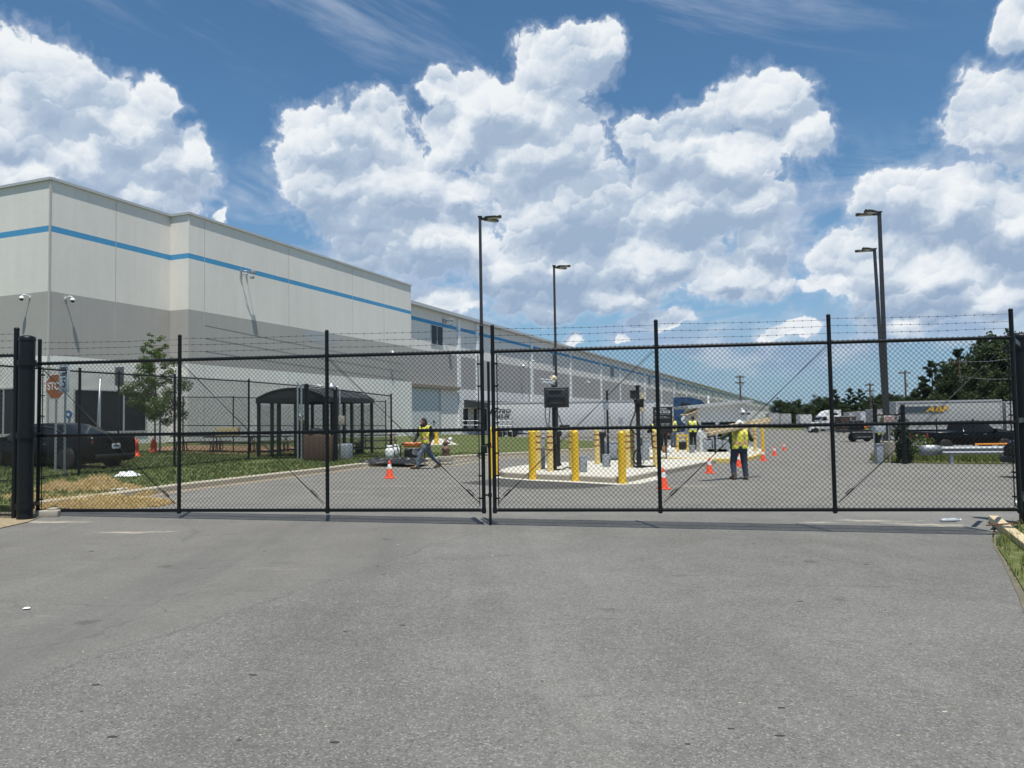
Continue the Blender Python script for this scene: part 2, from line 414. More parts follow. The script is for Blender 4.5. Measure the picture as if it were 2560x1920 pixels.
def zigzag(mb, L, H, pitch, r, z0=0., twist=True, y=0.):
    """woven chain link between x = 0 and L: every zigzag wire a square tube"""
    w = pitch / 2; nw = int(L / w); ns = int(round(H / w)); V = []; F = []
    k = np.arange(ns + 1)
    for i in range(nw):
        par = (k + i) % 2
        X = (i + par) * w; Z = z0 + k * H / ns; Y = y + np.where(par == 0, -1, 1) * (r * .9) * np.where(k % 2 == 0, 1, 1)
        o = len(V)
        s = r * 1.2
        for a in range(ns + 1):
            x, yy, z = float(X[a]), float(Y[a]), float(Z[a])
            V += [(x - s, yy, z), (x, yy - r, z), (x + s, yy, z), (x, yy + r, z)]
        for a in range(ns):
            b = o + a * 4
            for j in range(4): F.append((b + j, b + (j + 1) % 4, b + 4 + (j + 1) % 4, b + 4 + j))
    mb.add(V, F, False)
    if twist:
        for i in range(0, nw, 2):
            x = (i + 1) * w; rr = r * 1.1
            for (zb, sg) in ((z0 + H, 1), (z0, -1)):
                if sg < 0: dz = [0, .014, .028]
                else: dz = [0, .022, .045]
                mb.tube([(x, y, zb), (x, y, zb + sg * dz[1])], rr * 1.5, 4)
                mb.tube([(x, y, zb + sg * dz[1]), (x - .010, y, zb + sg * dz[2])], rr, 3)
                mb.tube([(x, y, zb + sg * dz[1]), (x + .010, y, zb + sg * dz[2])], rr, 3)
def barbwire(mb, a, b, r=.0028, step=.125, sag=.012):
    a, b = Vector(a), Vector(b); L = (b - a).length; n = max(4, int(L / .3)); d = (b - a) / L
    f = lambda t: a + (b - a) * t + Vector((0, 0, -sag * 4 * t * (1 - t) + .002 * math.sin(t * L * 7.3)))
    mb.tube([f(k / n) for k in range(n + 1)], r, 4)
    for k in range(1, int(L / step)):
        p = f(k * step / L)
        mb.tube([p - d * .012, p + d * .012], r * 1.7, 4)
        mb.tube([p + Vector((0, -.004, -.018)), p + Vector((0, .004, .018))], r * .8, 3)

# ------------------------------------------------------------------ ground
def masks(nt, P, spots, nz):
    """union of ragged ellipses on the ground: (x, y, half length, half width, angle)"""
    acc = None
    for (x, y, a, b, ang) in spots:
        q = vmath(nt, 'SUBTRACT', P, (x, y, 0)); qx, qy, _ = sep(nt, q)
        c, s_ = math.cos(ang), math.sin(ang)
        u = (qx * c + qy * s_) / a; v = (qy * c - qx * s_) / b
        k = 1.0 - vmath(nt, 'LENGTH', vec(nt, u, v))
        acc = k if acc is None else acc.max(k)
    return (acc + (nz - .56) * 3.2).step(.15, .9)
def asphalt(name, c0, c1, near=True, spots=()):
    ma = bpy.data.materials.new(name); ma.use_nodes = True; nt = ma.node_tree; b = nt.nodes['Principled BSDF']
    P = wpos(nt); px_, py_, _ = sep(nt, P)
    big = noise(nt, P, .18, 5, .62); midn = noise(nt, P, 1.3, 5, .65); fine = noise(nt, P, 22., 3, .6)
    col = mixc(nt, (big * .6 + midn * .4).step(.36, .64), c0, c1)
    col = mixc(nt, fine.step(.35, .7) * .35, col, tuple(v * .62 for v in c0))
    ag = voro(nt, P, 105., out=1); agx, agy, _ = sep(nt, ag)
    col = mixc(nt, agx.step(.76, .97) * .38, col, (.42, .405, .37))
    col = mixc(nt, agy.step(.75, .95) * .50, col, (.035, .035, .037))
    if near:
        # joint between the two pavings, the older one to the left a little browner and smoother
        a, e = G(1222, 1318), G(560, 1540); d = (e - a).normalized(); nx, ny = -d.y, d.x
        sd = (px_ - a.x) * nx + (py_ - a.y) * ny + (noise(nt, P, 1.6, 4) - .5) * .35
        sg = 1 if ((-8 - a.x) * nx + (8 - a.y) * ny) > 0 else -1
        old = (sd * sg).step(-.1, .25) * (1.0 - py_.step(11.6, 12.4))
        col = mixc(nt, old * .5, col, mixc(nt, midn, (.135, .125, .115), (.185, .172, .155)))
        crack = (1.0 - sd.abs().step(.0, .035)) * (1.0 - py_.step(10.8, 11.6)) * midn.step(.35, .6)
        col = mixc(nt, crack * .35, col, (.06, .06, .06))
        # small hairline cracks in the old paving
        vc = voro(nt, vmath(nt, 'ADD', P, noise(nt, P, 1.2, 3, out=1)), .55, 'DISTANCE_TO_EDGE')
        col = mixc(nt, (1.0 - vc.step(0., .012)) * old * .5 * big.step(.45, .6), col, (.055, .052, .05))
        # sealed cracks wandering over the newer paving, tyre tracks through the gate, oil drips
        vs = voro(nt, vmath(nt, 'ADD', P, noise(nt, P, .5, 4, out=1)), .16, 'DISTANCE_TO_EDGE')
        col = mixc(nt, (1.0 - vs.step(0., .008)) * noise(nt, P, .35, 2).step(.54, .64) * .28, col, (.07, .07, .07))
        tw = noise(nt, vec(nt, px_ * 1.0 + py_ * .06, py_ * .05), .8, 4, .6)
        col = mixc(nt, tw.step(.52, .70) * .32, col, (.080, .080, .078))
        col = mixc(nt, (1.0 - tw.step(.30, .46)) * .22, col, (.26, .25, .225))
        od = voro(nt, P, .9); on = noise(nt, P, 6., 3)
        col = mixc(nt, (1.0 - (od + (on - .5) * .25).step(.05, .11)) * noise(nt, P, .4, 2).step(.48, .58) * .5, col, (.055, .053, .052))
        col = mixc(nt, py_.step(12.2, 15.) * midn.lin(.3, .7, .25, .7), col, (.235, .222, .198))
        # scuffed dark marks and pale dusty streaks
        sm = noise(nt, vec(nt, px_ * .7, py_ * 3.2), 1.1, 5, .7, .8)
        col = mixc(nt, sm.step(.62, .72) * .45, col, (.06, .06, .062))
        du = noise(nt, vec(nt, px_ * .45 + 9.0, py_ * 2.2), .9, 5, .68, .6)
        col = mixc(nt, du.step(.60, .78) * .40 * (old * .7 + .3), col, (.34, .31, .255))
    if spots:
        col = mixc(nt, masks(nt, P, spots, noise(nt, vec(nt, px_ * .8, py_ * 2.2), 2.2, 6, .75)) * .65, col, (.46, .41, .31))
    put(nt, b.inputs['Base Color'], col)
    put(nt, b.inputs['Roughness'], fine.lin(.3, .7, .78, .95)); b.inputs['Specular IOR Level'].default_value = .3
    bn = nt.nodes.new('ShaderNodeBump'); bn.inputs['Strength'].default_value = .35; bn.inputs['Distance'].default_value = .006
    nt.links.new((agx * .5 + fine).k, bn.inputs['Height']); nt.links.new(bn.outputs[0], b.inputs['Normal'])
    return ma
def earth(name, cols, sc=1.2, sc2=14., bump=.6):
    ma = bpy.data.materials.new(name); ma.use_nodes = True; nt = ma.node_tree; b = nt.nodes['Principled BSDF']
    P = wpos(nt); a = noise(nt, P, sc, 5, .65); f = noise(nt, P, sc2, 5, .7)
    c = mixc(nt, a.step(.35, .65), cols[0], cols[1]); c = mixc(nt, f.step(.42, .66) * .8, c, cols[2])
    f2 = noise(nt, P, sc2 * 6, 3, .7); c = mixc(nt, f2.step(.5, .75) * .5, c, tuple(v * .45 for v in cols[0]))
    put(nt, b.inputs['Base Color'], c); b.inputs['Roughness'].default_value = .95; b.inputs['Specular IOR Level'].default_value = .15
    bn = nt.nodes.new('ShaderNodeBump'); bn.inputs['Strength'].default_value = bump; bn.inputs['Distance'].default_value = .04
    nt.links.new((f + f2 * .6).k, bn.inputs['Height']); nt.links.new(bn.outputs[0], b.inputs['Normal'])
    return ma
def xy(p): return (p.x, p.y)
sand = [(*xy(G(2190, 1302)), 1.0, .30, 0.0), (*xy(G(2330, 1312)), 1.2, .24, -.1), (*xy(G(2060, 1306)), .6, .16, 0), (*xy(G(690, 1278)), .5, .1, 0),
        (*xy(G(330, 1330)), .9, .22, .1), (*xy(G(120, 1305)), 1.0, .3, 0), (*xy(G(905, 1242)), .5, .10, 0), (*xy(G(1000, 1215)), 1.6, .28, 0), (*xy(G(1330, 1266)), .45, .1, 0),
        (*xy(G(1750, 1215)), 1.6, .5, .2), (*xy(G(850, 1230)), 1.2, .2, .05), (*xy(G(2480, 1330)), .5, .3, 0)]
ASPH = asphalt('asphalt', (.131, .126, .115), (.184, .178, .164), True, sand)
NEWASPH = asphalt('fresh_asphalt', (.050, .050, .048), (.082, .081, .077), False)
LAWN = earth('lawn', ((.068, .094, .030), (.108, .132, .046), (.18, .18, .082)), .5, 9.)
MEADOW = earth('meadow', ((.09, .11, .035), (.12, .14, .05), (.20, .18, .09)), .4, 6.)
DIRT = earth('dirt', ((.26, .20, .13), (.34, .27, .18), (.44, .36, .24)), 1.0, 12.)
STRAW = earth('straw', ((.34, .24, .11), (.46, .34, .17), (.22, .16, .08)), 3., 18., 1.)
MULCH = earth('mulch', ((.20, .11, .06), (.30, .19, .11), (.42, .30, .20)), 2., 20.)

def terrain():
    xs = [-900, -400, -200, -120, -80, -60] + list(range(-50, 71, 10)) + [90, 130, 200, 350, 600, 1000]
    ys = [-60, -30, -15] + list(range(0, 321, 20)) + [400, 600, 900, 1400, 2500]
    b = MB().m(MEADOW)
    def h(x, y): return gz(min(max(x, -50), 80), min(y, 320)) - .03
    V = [(x, y, h(x, y)) for y in ys for x in xs]; n = len(xs)
    b.add(V, [(j * n + i, j * n + i + 1, (j + 1) * n + i + 1, (j + 1) * n + i) for j in range(len(ys) - 1) for i in range(n - 1)])
    return struct(b.build('ground'))
terrain()
ap = [(-16, -8), (7.2, -8), xy(G(2600, 1640)), xy(G(2545, 1490)), xy(G(2500, 1385)), xy(G(2478, 1350)), xy(G(2486, 1318)), xy(G(2560, 1296)), (20, 12.2), (78, 12), (78, 318), (-16, 318)]
struct(MB().m(ASPH).sheet(ap, .0).build('road'))

# lawn with its kerb on the left
kerb_px = [(60, 1281), (98, 1273), (190, 1262), (301, 1247), (445, 1226), (560, 1212), (640, 1202), (720, 1192), (820, 1180), (860, 1174), (907, 1168), (960, 1165), (1034, 1160), (1124, 1148), (1220, 1142), (1331, 1136), (1420, 1130), (1500, 1126)]
kerb = [G(a, b) for a, b in kerb_px]
back = [Gy(1500, 60), Gy(1400, 66), Vector((-6, 92, 0)), Vector((-30, 60, 0)), Vector((-34, 20, 0)), Vector((-18, 12.6, 0))]
lawn_poly = [xy(p) for p in kerb] + [xy(p) for p in back]
def offset(path, d):
    out = []
    for i, p in enumerate(path):
        t = (path[min(i + 1, len(path) - 1)] - path[max(i - 1, 0)]); t.z = 0; t.normalize()
        out.append(Vector((p.x - t.y * d, p.y + t.x * d, 0)))
    return out
kin = offset(kerb, .17)
lb = MB().m(LAWN)
inner = [xy(p) for p in kin] + [xy(p) for p in back]
lb.prism(inner, lambda x, y: gz(x, y) - .02, lambda x, y: gz(x, y) + .12, bot=False)
struct(lb.build('lawn'))
def ribbon(mb, p0, p1, h0, h1, face=True):
    """kerb stone between two edge lines; h = height above the lot"""
    rings = []
    for a, b in zip(p0, p1):
        za, zb = gz(a.x, a.y), gz(b.x, b.y); m_ = a.lerp(b, .18)
        rings.append([(a.x, a.y, za - .03), (a.x, a.y, za + h1 - .025), (m_.x, m_.y, gz(m_.x, m_.y) + h1), (b.x, b.y, zb + h1), (b.x, b.y, zb - .03)])
    mb.loft(rings, close=False, caps=True, smooth=False)
KERBC = mat('kerb_concrete', (.43, .38, .29), .9, 0, .15, 2.5, .25, 50)
kb = MB().m(KERBC); ribbon(kb, kerb, kin, 0, .14); struct(kb.build('kerb'))
gut0 = offset(kerb, -.42)
gb = MB().m(mat('gutter_concrete', (.27, .225, .165), .92, 0, .25, 1.5, .2, 50))
for i in range(len(kerb) - 1):
    gb.sheet([xy(gut0[i]), xy(gut0[i + 1]), xy(kerb[i + 1]), xy(kerb[i])], .005)
struct(gb.build('gutter'))
YLINE = mat('worn_yellow_line', (.46, .37, .18), .85, 0, .25, 3)
yl = MB().m(YLINE)
for d0, d1 in ((-.75, -.87), (-1.65, -1.78)):
    a, b = offset(kerb[10:], d0), offset(kerb[10:], d1)
    for i in range(len(a) - 1): yl.sheet([xy(b[i]), xy(b[i + 1]), xy(a[i + 1]), xy(a[i])], .005)
struct(yl.build('road_line'))

# patio bed by the building and the straw heap at the gate
struct(MB().m(MULCH).sheet([xy(G(360, 1128)), xy(G(455, 1141)), xy(G(640, 1145)), xy(G(830, 1137)), xy(G(830, 1120)), xy(G(640, 1122)), xy(G(460, 1118))], .135).build('mulch_bed'))
struct(MB().m(DIRT).sheet([(-16, 8.6), xy(G(0, 1322)), xy(G(70, 1306)), xy(G(110, 1290)), xy(G(150, 1268)), xy(G(60, 1270)), (-16, 14.5)], .012).build('dirt'))
# low rough-sided patches: dirt edge and grass at the right corner
struct(MB().m(earth('verge_soil', ((.16, .14, .11), (.21, .185, .145), (.13, .13, .07)), 1.5, 10.)).sheet([xy(G(2484, 1368)), xy(G(2486, 1330)), xy(G(2500, 1304)), (12, 13.4), (12, 4.5), xy(G(2610, 1680)), xy(G(2546, 1492)), xy(G(2504, 1400))], .006).build('dirt'))
rp = [xy(G(2494, 1372)), xy(G(2500, 1345)), xy(G(2530, 1318)), (9.9, 13.2), (13, 13), (13, 4), xy(G(2640, 1640)), xy(G(2560, 1480)), xy(G(2520, 1410))]
struct(MB().m(MEADOW).prism(rp, lambda x, y: gz(x, y) - .02, lambda x, y: gz(x, y) + .02, bot=False).build('verge'))
# verge under the guard rail on the far side of the lot
v0 = [G(2172, 1150), G(2200, 1156), G(2330, 1159), G(2560, 1161), Vector((40, 36.5, 0)), Vector((40, 42, 0)), G(2560, 1141), G(2300, 1139), G(2190, 1143)]
struct(MB().m(MEADOW).prism([xy(p) for p in v0], lambda x, y: gz(x, y) - .02, lambda x, y: gz(x, y) + .05, bot=False).build('verge'))

def tufts(name, pts, hmin, hmax, ma, seed, blades=5, lean=.5, wid=.006):
    r_ = random.Random(seed); V = []; F = []
    for p in pts:
        for _ in range(blades):
            a = r_.uniform(0, 6.283); h = r_.uniform(hmin, hmax); l = h * r_.uniform(.1, lean)
            bx, by = p[0] + r_.uniform(-.03, .03), p[1] + r_.uniform(-.03, .03); c, s_ = math.cos(a), math.sin(a)
            w = wid * r_.uniform(.7, 1.3); o = len(V)
            V += [(bx - s_ * w, by + c * w, p[2] - .01), (bx + s_ * w, by - c * w, p[2] - .01), (bx + c * l * .45 + s_ * w * .6, by + s_ * l * .45 - c * w * .6, p[2] + h * .65), (bx + c * l * .45 - s_ * w * .6, by + s_ * l * .45 + c * w * .6, p[2] + h * .65), (bx + c * l, by + s_ * l, p[2] + h)]
            F += [(o, o + 1, o + 2, o + 3), (o + 3, o + 2, o + 4)]
    me = bpy.data.meshes.new(name); me.from_pydata(V, [], F); me.materials.append(ma); me.update()
    o = bpy.data.objects.new(name, me); COL.objects.link(o); return o
def inside(p, poly):
    c = False; j = len(poly) - 1
    for i in range(len(poly)):
        (xi, yi), (xj, yj) = poly[i], poly[j]
        if (yi > p[1]) != (yj > p[1]) and p[0] < (xj - xi) * (p[1] - yi) / (yj - yi) + xi: c = not c
        j = i
    return c
def scatter(poly, n, seed, h, keep=None):
    r_ = random.Random(seed); xs = [p[0] for p in poly]; ys = [p[1] for p in poly]; out = []
    k = 0
    while len(out) < n and k < n * 30:
        k += 1; p = (r_.uniform(min(xs), max(xs)), r_.uniform(min(ys), max(ys)))
        if inside(p, poly) and (keep is None or keep(p)): out.append((p[0], p[1], gz(*p) + h))
    return out
near_lawn = [xy(p) for p in kin[:12]] + [(-2, 36), (-20, 36), (-20, 13)]
tag(tufts('grass', scatter(near_lawn, 15000, 3, .12, lambda p: mnoise.noise(Vector((p[0] * .5, p[1] * .5, 3))) > -.35), .03, .10, BLADE, 5, 4, .8, .010), 'short green mown grass of the lawn behind the gate', 'grass', kind='stuff')
tag(tufts('grass', scatter(rp, 1500, 4, .02, lambda p: p[0] < 10.5 and p[1] < 12.5), .05, .2, WEEDF, 6, 5, .8, .005), 'scruffy roadside grass by the timber kerb', 'grass', kind='stuff')
vp = [xy(p) for p in v0]
tag(tufts('weeds', scatter(vp, 3500, 5, .05), .10, .42, WEEDF, 7, 5, .6, .012), 'tall yellow green weeds under the guard rail', 'weeds', kind='stuff')

# straw heap
def heap(name, c, rx, ry, h, ma, seed, label, cat, nb=900):
    b = MB().m(ma); n = 28; V = []; F = []; z0 = gz(c.x, c.y)
    for j in range(n + 1):
        for i in range(n + 1):
            u, v = i / n * 2 - 1, j / n * 2 - 1; d = math.hypot(u, v)
            k = max(0, 1 - d ** 1.6) * (.75 + .5 * mnoise.noise(Vector((u * 2.2 + seed, v * 2.2, 0)))) + .10 * mnoise.noise(Vector((u * 7, v * 7, seed))) * max(0, 1 - d)
            V.append((c.x + u * rx, c.y + v * ry, gz(c.x + u * rx, c.y + v * ry) + h * k + .01 - (.06 if d > .98 else 0)))
    for j in range(n):
        for i in range(n): F.append((j * (n + 1) + i, j * (n + 1) + i + 1, (j + 1) * (n + 1) + i + 1, (j + 1) * (n + 1) + i))
    b.add(V, F, True); o = b.build(name); tag(o, label, cat, kind='stuff')
    r_ = random.Random(seed); pts = [V[r_.randrange(len(V))] for _ in range(nb)]
    pts = [(p[0] + r_.uniform(-.05, .05), p[1] + r_.uniform(-.05, .05), p[2]) for p in pts if p[2] > gz(p[0], p[1]) + .01]
    s_ = tufts('straw', pts, .02, .07, STRAWB, seed + 3, 4, 3.5, .005); s_.parent = o; return o
hp = G(190, 1243)
heap('straw_heap', Vector((hp.x, hp.y + .5, 0)), 1.4, .85, .42, STRAW, 11, 'heap of golden brown straw on the lawn edge behind the gate', 'straw heap')
hp2 = G(150, 1262)
heap('straw_litter', Vector((hp2.x - .2, hp2.y + .1, 0)), 2.3, 1.25, .16, STRAW, 12, 'thin spread of loose straw in front of the straw heap', 'straw', 2200)

# ------------------------------------------------------------------ traffic island with its apron
isl = [(1247, 1191), (1262, 1194.5), (1320, 1198), (1441, 1203), (1530, 1208), (1560, 1208), (1582, 1204), (1640, 1191), (1700, 1179), (1745, 1169), (1790, 1159), (1745, 1156), (1660, 1157), (1560, 1160), (1467, 1163), (1380, 1167), (1320, 1172), (1270, 1180), (1250, 1186)]
islw = [G(a, b) for a, b in isl]
cen = sum(islw, Vector()) / len(islw)
def grow(poly, d): return [p + (p - cen).normalized() * d for p in poly]
ib = MB().m(CONC)
rings = []
for p, q in zip(islw + islw[:1], grow(islw, -.06) + grow(islw, -.06)[:1]):
    rings.append([(p.x, p.y, gz(p.x, p.y) - .03), (p.x, p.y, gz(p.x, p.y) + .13), (q.x, q.y, gz(q.x, q.y) + .155)])
ib.m(mat('kerb_stone', (.33, .30, .24), .9, 0, .2, 3, .3, 50)).loft(rings, close=False, caps=False, smooth=False)
ib.m(mat('bright_concrete', (.55, .52, .45), .85, 0, .08, 2, .2, 60)).add([(q.x, q.y, gz(q.x, q.y) + .1551) for q in grow(islw, -.06)], [list(range(len(islw)))], False)
tag(ib.build('traffic_island'), 'pale concrete traffic island with a rounded kerb behind the gate', 'traffic island')
apr = [(1228, 1194), (1320, 1201.5), (1441, 1207), (1540, 1213), (1600, 1210), (1660, 1196), (1640, 1190), (1560, 1206), (1441, 1200), (1320, 1196), (1250, 1188)]
struct(MB().m(mat('apron', (.58, .55, .47), .9, 0, .1, 2)).sheet([xy(G(a, b)) for a, b in apr], .005).build('concrete_apron'))
struct(MB().m(NEWASPH).sheet([xy(G(a, b)) for a, b in [(1150, 1207), (1250, 1196), (1320, 1201.4), (1441, 1206.8), (1545, 1212.6), (1500, 1218), (1450, 1222), (1330, 1222), (1240, 1216)]], .006).build('road_patch'))
# second island under the guard house
isl2 = [(1590, 1149), (1653, 1154), (1740, 1157), (1828, 1157), (1880, 1151), (1912, 1139), (1912, 1132), (1880, 1124), (1740, 1122), (1600, 1126)]
i2 = [G(a, b) for a, b in isl2]; cen = sum(i2, Vector()) / len(i2)
jb = MB().m(mat('yellow_kerb', (.62, .47, .15), .8, 0, .15, 2, .2, 40)); rings = []
q2 = grow(i2, -.12)
for p, q in zip(i2 + i2[:1], q2 + q2[:1]):
    rings.append([(p.x, p.y, gz(p.x, p.y) - .03), (p.x, p.y, gz(p.x, p.y) + .15), (q.x, q.y, gz(q.x, q.y) + .18)])
jb.loft(rings, close=False, caps=False, smooth=False)
jb.m(CONC).add([(q.x, q.y, gz(q.x, q.y) + .1801) for q in q2], [list(range(len(q2)))], False)
tag(jb.build('traffic_island'), 'traffic island with a yellow painted kerb under the guard house', 'traffic island')

# ------------------------------------------------------------------ warehouse
VPB = ray(2020, 1037); AZB = math.atan2(VPB.x, 1); U = Vector((math.sin(AZB), math.cos(AZB), 0)); NV = Vector((math.cos(AZB), -math.sin(AZB), 0))
WB = at(440, 1100, 50.0); WB.z = 0
def on_wall(px, py, off=0.):
    """(s, z) where a ray meets the wall plane pushed off metres towards the lot"""
    d = ray(px, py); o = WB + NV * off
    t = ((o.x - 0) * NV.x + (o.y - 0) * NV.y) / (d.x * NV.x + d.y * NV.y)
    p = EYE + d * t; return (p - o).dot(U), p.z, p
def W(s, z, off=0.): p = WB + NV * off + U * s; return Vector((p.x, p.y, z))
sC, zRoof, _ = on_wall(472, 534.3); sD, zR2, _ = on_wall(1027, 714.6)
zRoof = (zRoof + zR2) / 2
zS1 = on_wall(472, 632.5)[1]; zS0 = on_wall(472, 645.5)[1]; zG1 = on_wall(472, 773)[1]; zG0 = on_wall(472, 909)[1]
# jog: B lies behind C; A farther along
lo, hi = 0., 12.
for _ in range(40):
    md = (lo + hi) / 2; p = W(sC, 0, -md)
    if p.x / p.y < ray(425.5, 700).x: hi = md
    else: lo = md
JOG = md
sA = on_wall(125, 600, -JOG)[0]
WALLM = bpy.data.materials.new('painted_concrete')
def wallmat(name, col):
    ma = bpy.data.materials.new(name); ma.use_nodes = True; nt = ma.node_tree; b = nt.nodes['Principled BSDF']
    P = wpos(nt); x, y, z = sep(nt, P)
    n1 = noise(nt, P, .12, 4, .6); n2 = noise(nt, vec(nt, x * 1.5, y * 1.5, z * .12), 1., 5, .7); n3 = noise(nt, P, 2.2, 5, .7)
    f = n1 * .4 + n2 * .4 + n3 * .2
    put(nt, b.inputs['Base Color'], mixc(nt, f.step(.33, .66), tuple(c * .91 for c in col), tuple(min(1, c * 1.03) for c in col)))
    b.inputs['Roughness'].default_value = .8; b.inputs['Specular IOR Level'].default_value = .25
    bn = nt.nodes.new('ShaderNodeBump'); bn.inputs['Strength'].default_value = .12; bn.inputs['Distance'].default_value = .05
    nt.links.new(n3.k, bn.inputs['Height']); nt.links.new(bn.outputs[0], b.inputs['Normal'])
    return ma
CREAM = wallmat('cream_wall', (.76, .722, .67)); GREYB = wallmat('grey_wall', (.42, .398, .378)); BLUEB = wallmat('blue_band', (.085, .32, .56)); WLOW = wallmat('white_wall', (.82, .795, .755))
COPING = mat('coping_metal', (.50, .50, .50), .45, .2, .06, 2); DOORW = mat('door_panel', (.60, .62, .63), .5, 0, .05, 2); JOINT = mat('panel_joint', (.46, .44, .41), .9, 0, .1, 3)
bld = thing('warehouse', 'huge cream and grey tilt-up concrete warehouse with a blue band along its wall', 'warehouse', (0, 0, 0))
S_END = 905.; LB = 1.0                      # the long lower range stands LB behind the tall block
def pl(s, off): p = WB + NV * off + U * s; return (p.x, p.y)
A_ = pl(sA, -JOG); B_ = pl(sC, -JOG); C_ = pl(sC, 0); D_ = pl(sD, 0)
foot = [pl(sA, -70), A_, B_, C_, D_, pl(sD, -70)]
zlong = on_wall(1030, 763.0, -LB)[1]; s_l0 = sD
foot_l = [pl(sD, -LB), pl(S_END, -LB), pl(S_END, -70), pl(sD, -70)]
for nm, ma, a, b in (('wall', WLOW, -1.5, zG0), ('grey_band', GREYB, zG0, zG1), ('wall', CREAM, zG1, zS0), ('blue_band', BLUEB, zS0, zS1), ('wall', CREAM, zS1, zRoof)):
    MB().m(ma).prism(foot, a, b, top=(b == zRoof), bot=False).build(nm, bld)
zl = lambda px, py: on_wall(px, py, -LB)[1]
lS1, lS0, lG1, lG0 = zl(1028, 789), zl(1028, 798.5), zl(1140, 889), zl(1150, 972.6)
for nm, ma, a, b in (('wall', WLOW, -5., lG0), ('grey_band', GREYB, lG0, lG1), ('wall', CREAM, lG1, lS0), ('blue_band', BLUEB, lS0, lS1), ('wall', CREAM, lS1, zlong)):
    MB().m(ma).prism(foot_l, a, b, top=(b == zlong), bot=False).build(nm, bld)
def wbox(mb, s0, s1, z0, z1, off, t):
    """slab on the wall plane 'off', standing t metres proud of it"""
    c = W((s0 + s1) / 2, (z0 + z1) / 2, off + t / 2 - .02); return mb.box(c, (abs(s1 - s0), t + .04, abs(z1 - z0)), rz=math.pi / 2 - AZB)
# coping and overhanging eave
cb = MB().m(COPING)
def cop(a, b, nrm, h=zRoof):
    a, b = Vector((*a, 0)), Vector((*b, 0)); c = (a + b) / 2; d = b - a
    cb.box((c.x + nrm.x * .0, c.y + nrm.y * .0, h + .03), (d.length + .10, .24, .16), rz=math.atan2(d.y, d.x))
cop(foot[0], A_, -U); cop(A_, B_, NV); cop(B_, C_, -U); cop(C_, D_, NV)
cb.build('roof_edge', bld)
eb = MB().m(COPING)
EAVE = .62
wbox(eb, sD + .1, S_END, zlong - .02, zlong + .34, -LB, EAVE); wbox(eb, sD + .1, S_END, zlong + .34, zlong + .95, -LB - 3.0, .3)
eb.build('roof_eave', bld)
# panel joints
for px_ in (289, 511, 722, 882, 960):
    jm = MB().m(JOINT)
    if px_ < 425: q = on_wall(px_, 700, -JOG)[0]; wbox(jm, q - .022, q + .022, 0, zRoof - .2, -JOG, .004)
    else: q = on_wall(px_, 760)[0]; wbox(jm, q - .022, q + .022, 0, zRoof - .2, 0, .004)
    jm.build('panel_joint', bld)
cj = MB().m(JOINT)
cj.box((A_[0] - .01 * NV.x, A_[1], (zRoof) / 2), (.09, .09, zRoof - .3), rz=-AZB); cj.build('corner_joint', bld)
# painted-over half round patch where a sign was
pa = MB().m(wallmat('patched_grey', (.40, .41, .43))); pts = []
s0, z0, _ = on_wall(757, 822); s1, _, _ = on_wall(846, 840); zb = on_wall(800, 859)[1]
zt0 = zG1 - .02
for k in range(25):
    t = math.pi * k / 24; pts.append(((s0 + s1) / 2 + (s1 - s0) / 2 * math.cos(t), zt0 - (zt0 - zb) * (math.sin(t) ** .6)))
pa.add([W(a, b, .006) for a, b in pts], [list(range(len(pts)))], False)
pa.build('painted_patch', bld, fix=False)
# pilasters (downpipe casings) of the long range
pm = MB().m(WHITE)
pil = [on_wall(px_, 860, -LB)[0] for px_ in (1145, 1191, 1327, 1424, 1500, 1547, 1586, 1609, 1650, 1681, 1712)]
stepp = 32.
s = pil[-1] + stepp
while s < S_END - 10: pil.append(s); s += stepp
for s in pil: wbox(MB().m(WHITE), s - .32, s + .32, -4, zlong - .25, -LB, .22).build('downpipe', bld)
# strip windows
def window(px0, px1, py0, py1, off=-LB, mull=1, parent=bld):
    s0, z1, _ = on_wall(px0, py0, off); s1, _, _ = on_wall(px1, py0, off); z0 = on_wall(px0, py1, off)[1]
    f = MB().m(COPING); wbox(f, s0 - .08, s1 + .08, z1, z1 + .08, off, .05); wbox(f, s0 - .08, s1 + .08, z0 - .1, z0, off, .08)
    for k in range(mull + 2):
        q = s0 + (s1 - s0) * k / (mull + 1); wbox(f, q - .05, q + .05, z0 + .001, z1 - .001, off, .05)
    o = f.build('window', parent); g = MB().m(WGLASS); wbox(g, s0, s1, z0, z1, off, .015); g.build('pane', o); return o
window(1077, 1106, 812, 859)
for a, b, c, d in ((1381, 1389.5, 885, 916), (1525.5, 1533.5, 917, 942), (1620, 1625.5, 941, 961), (1690, 1694, 956, 973), (1741, 1744.5, 968, 983), (1780, 1783, 977, 992)): window(a, b, c, d)
window(185, 365, 975, 1080, -JOG, 2)
# left return face: big dark window
def left_face(t, z, off=0.): p = Vector((*A_, 0)) - NV * t - U * off; return Vector((p.x, p.y, z))
def lf_hit(px, py):
    d = ray(px, py); o = Vector((*A_, 0)); t = (o.x * U.x + o.y * U.y) / (d.x * U.x + d.y * U.y); p = EYE + d * t
    return -(p - o).dot(NV), p.z
t0, zt = lf_hit(45, 972); t1 = lf_hit(-120, 972)[0]; zb_ = lf_hit(20, 1085)[1]
wf = MB().m(COPING)
def lbox(mb, ta, tb, za, zb, th):
    c = left_face((ta + tb) / 2, (za + zb) / 2, th / 2 - .02); return mb.box(c, (abs(tb - ta), th + .04, abs(zb - za)), rz=-AZB)
lbox(wf, t0 - .08, t1 + .08, zt, zt + .1, .06); lbox(wf, t0 - .08, t1 + .08, zb_ - .12, zb_, .08)
for k in range(6): q = t0 + (t1 - t0) * k / 5; lbox(wf, q - .05, q + .05, zb_ + .001, zt - .001, .05)
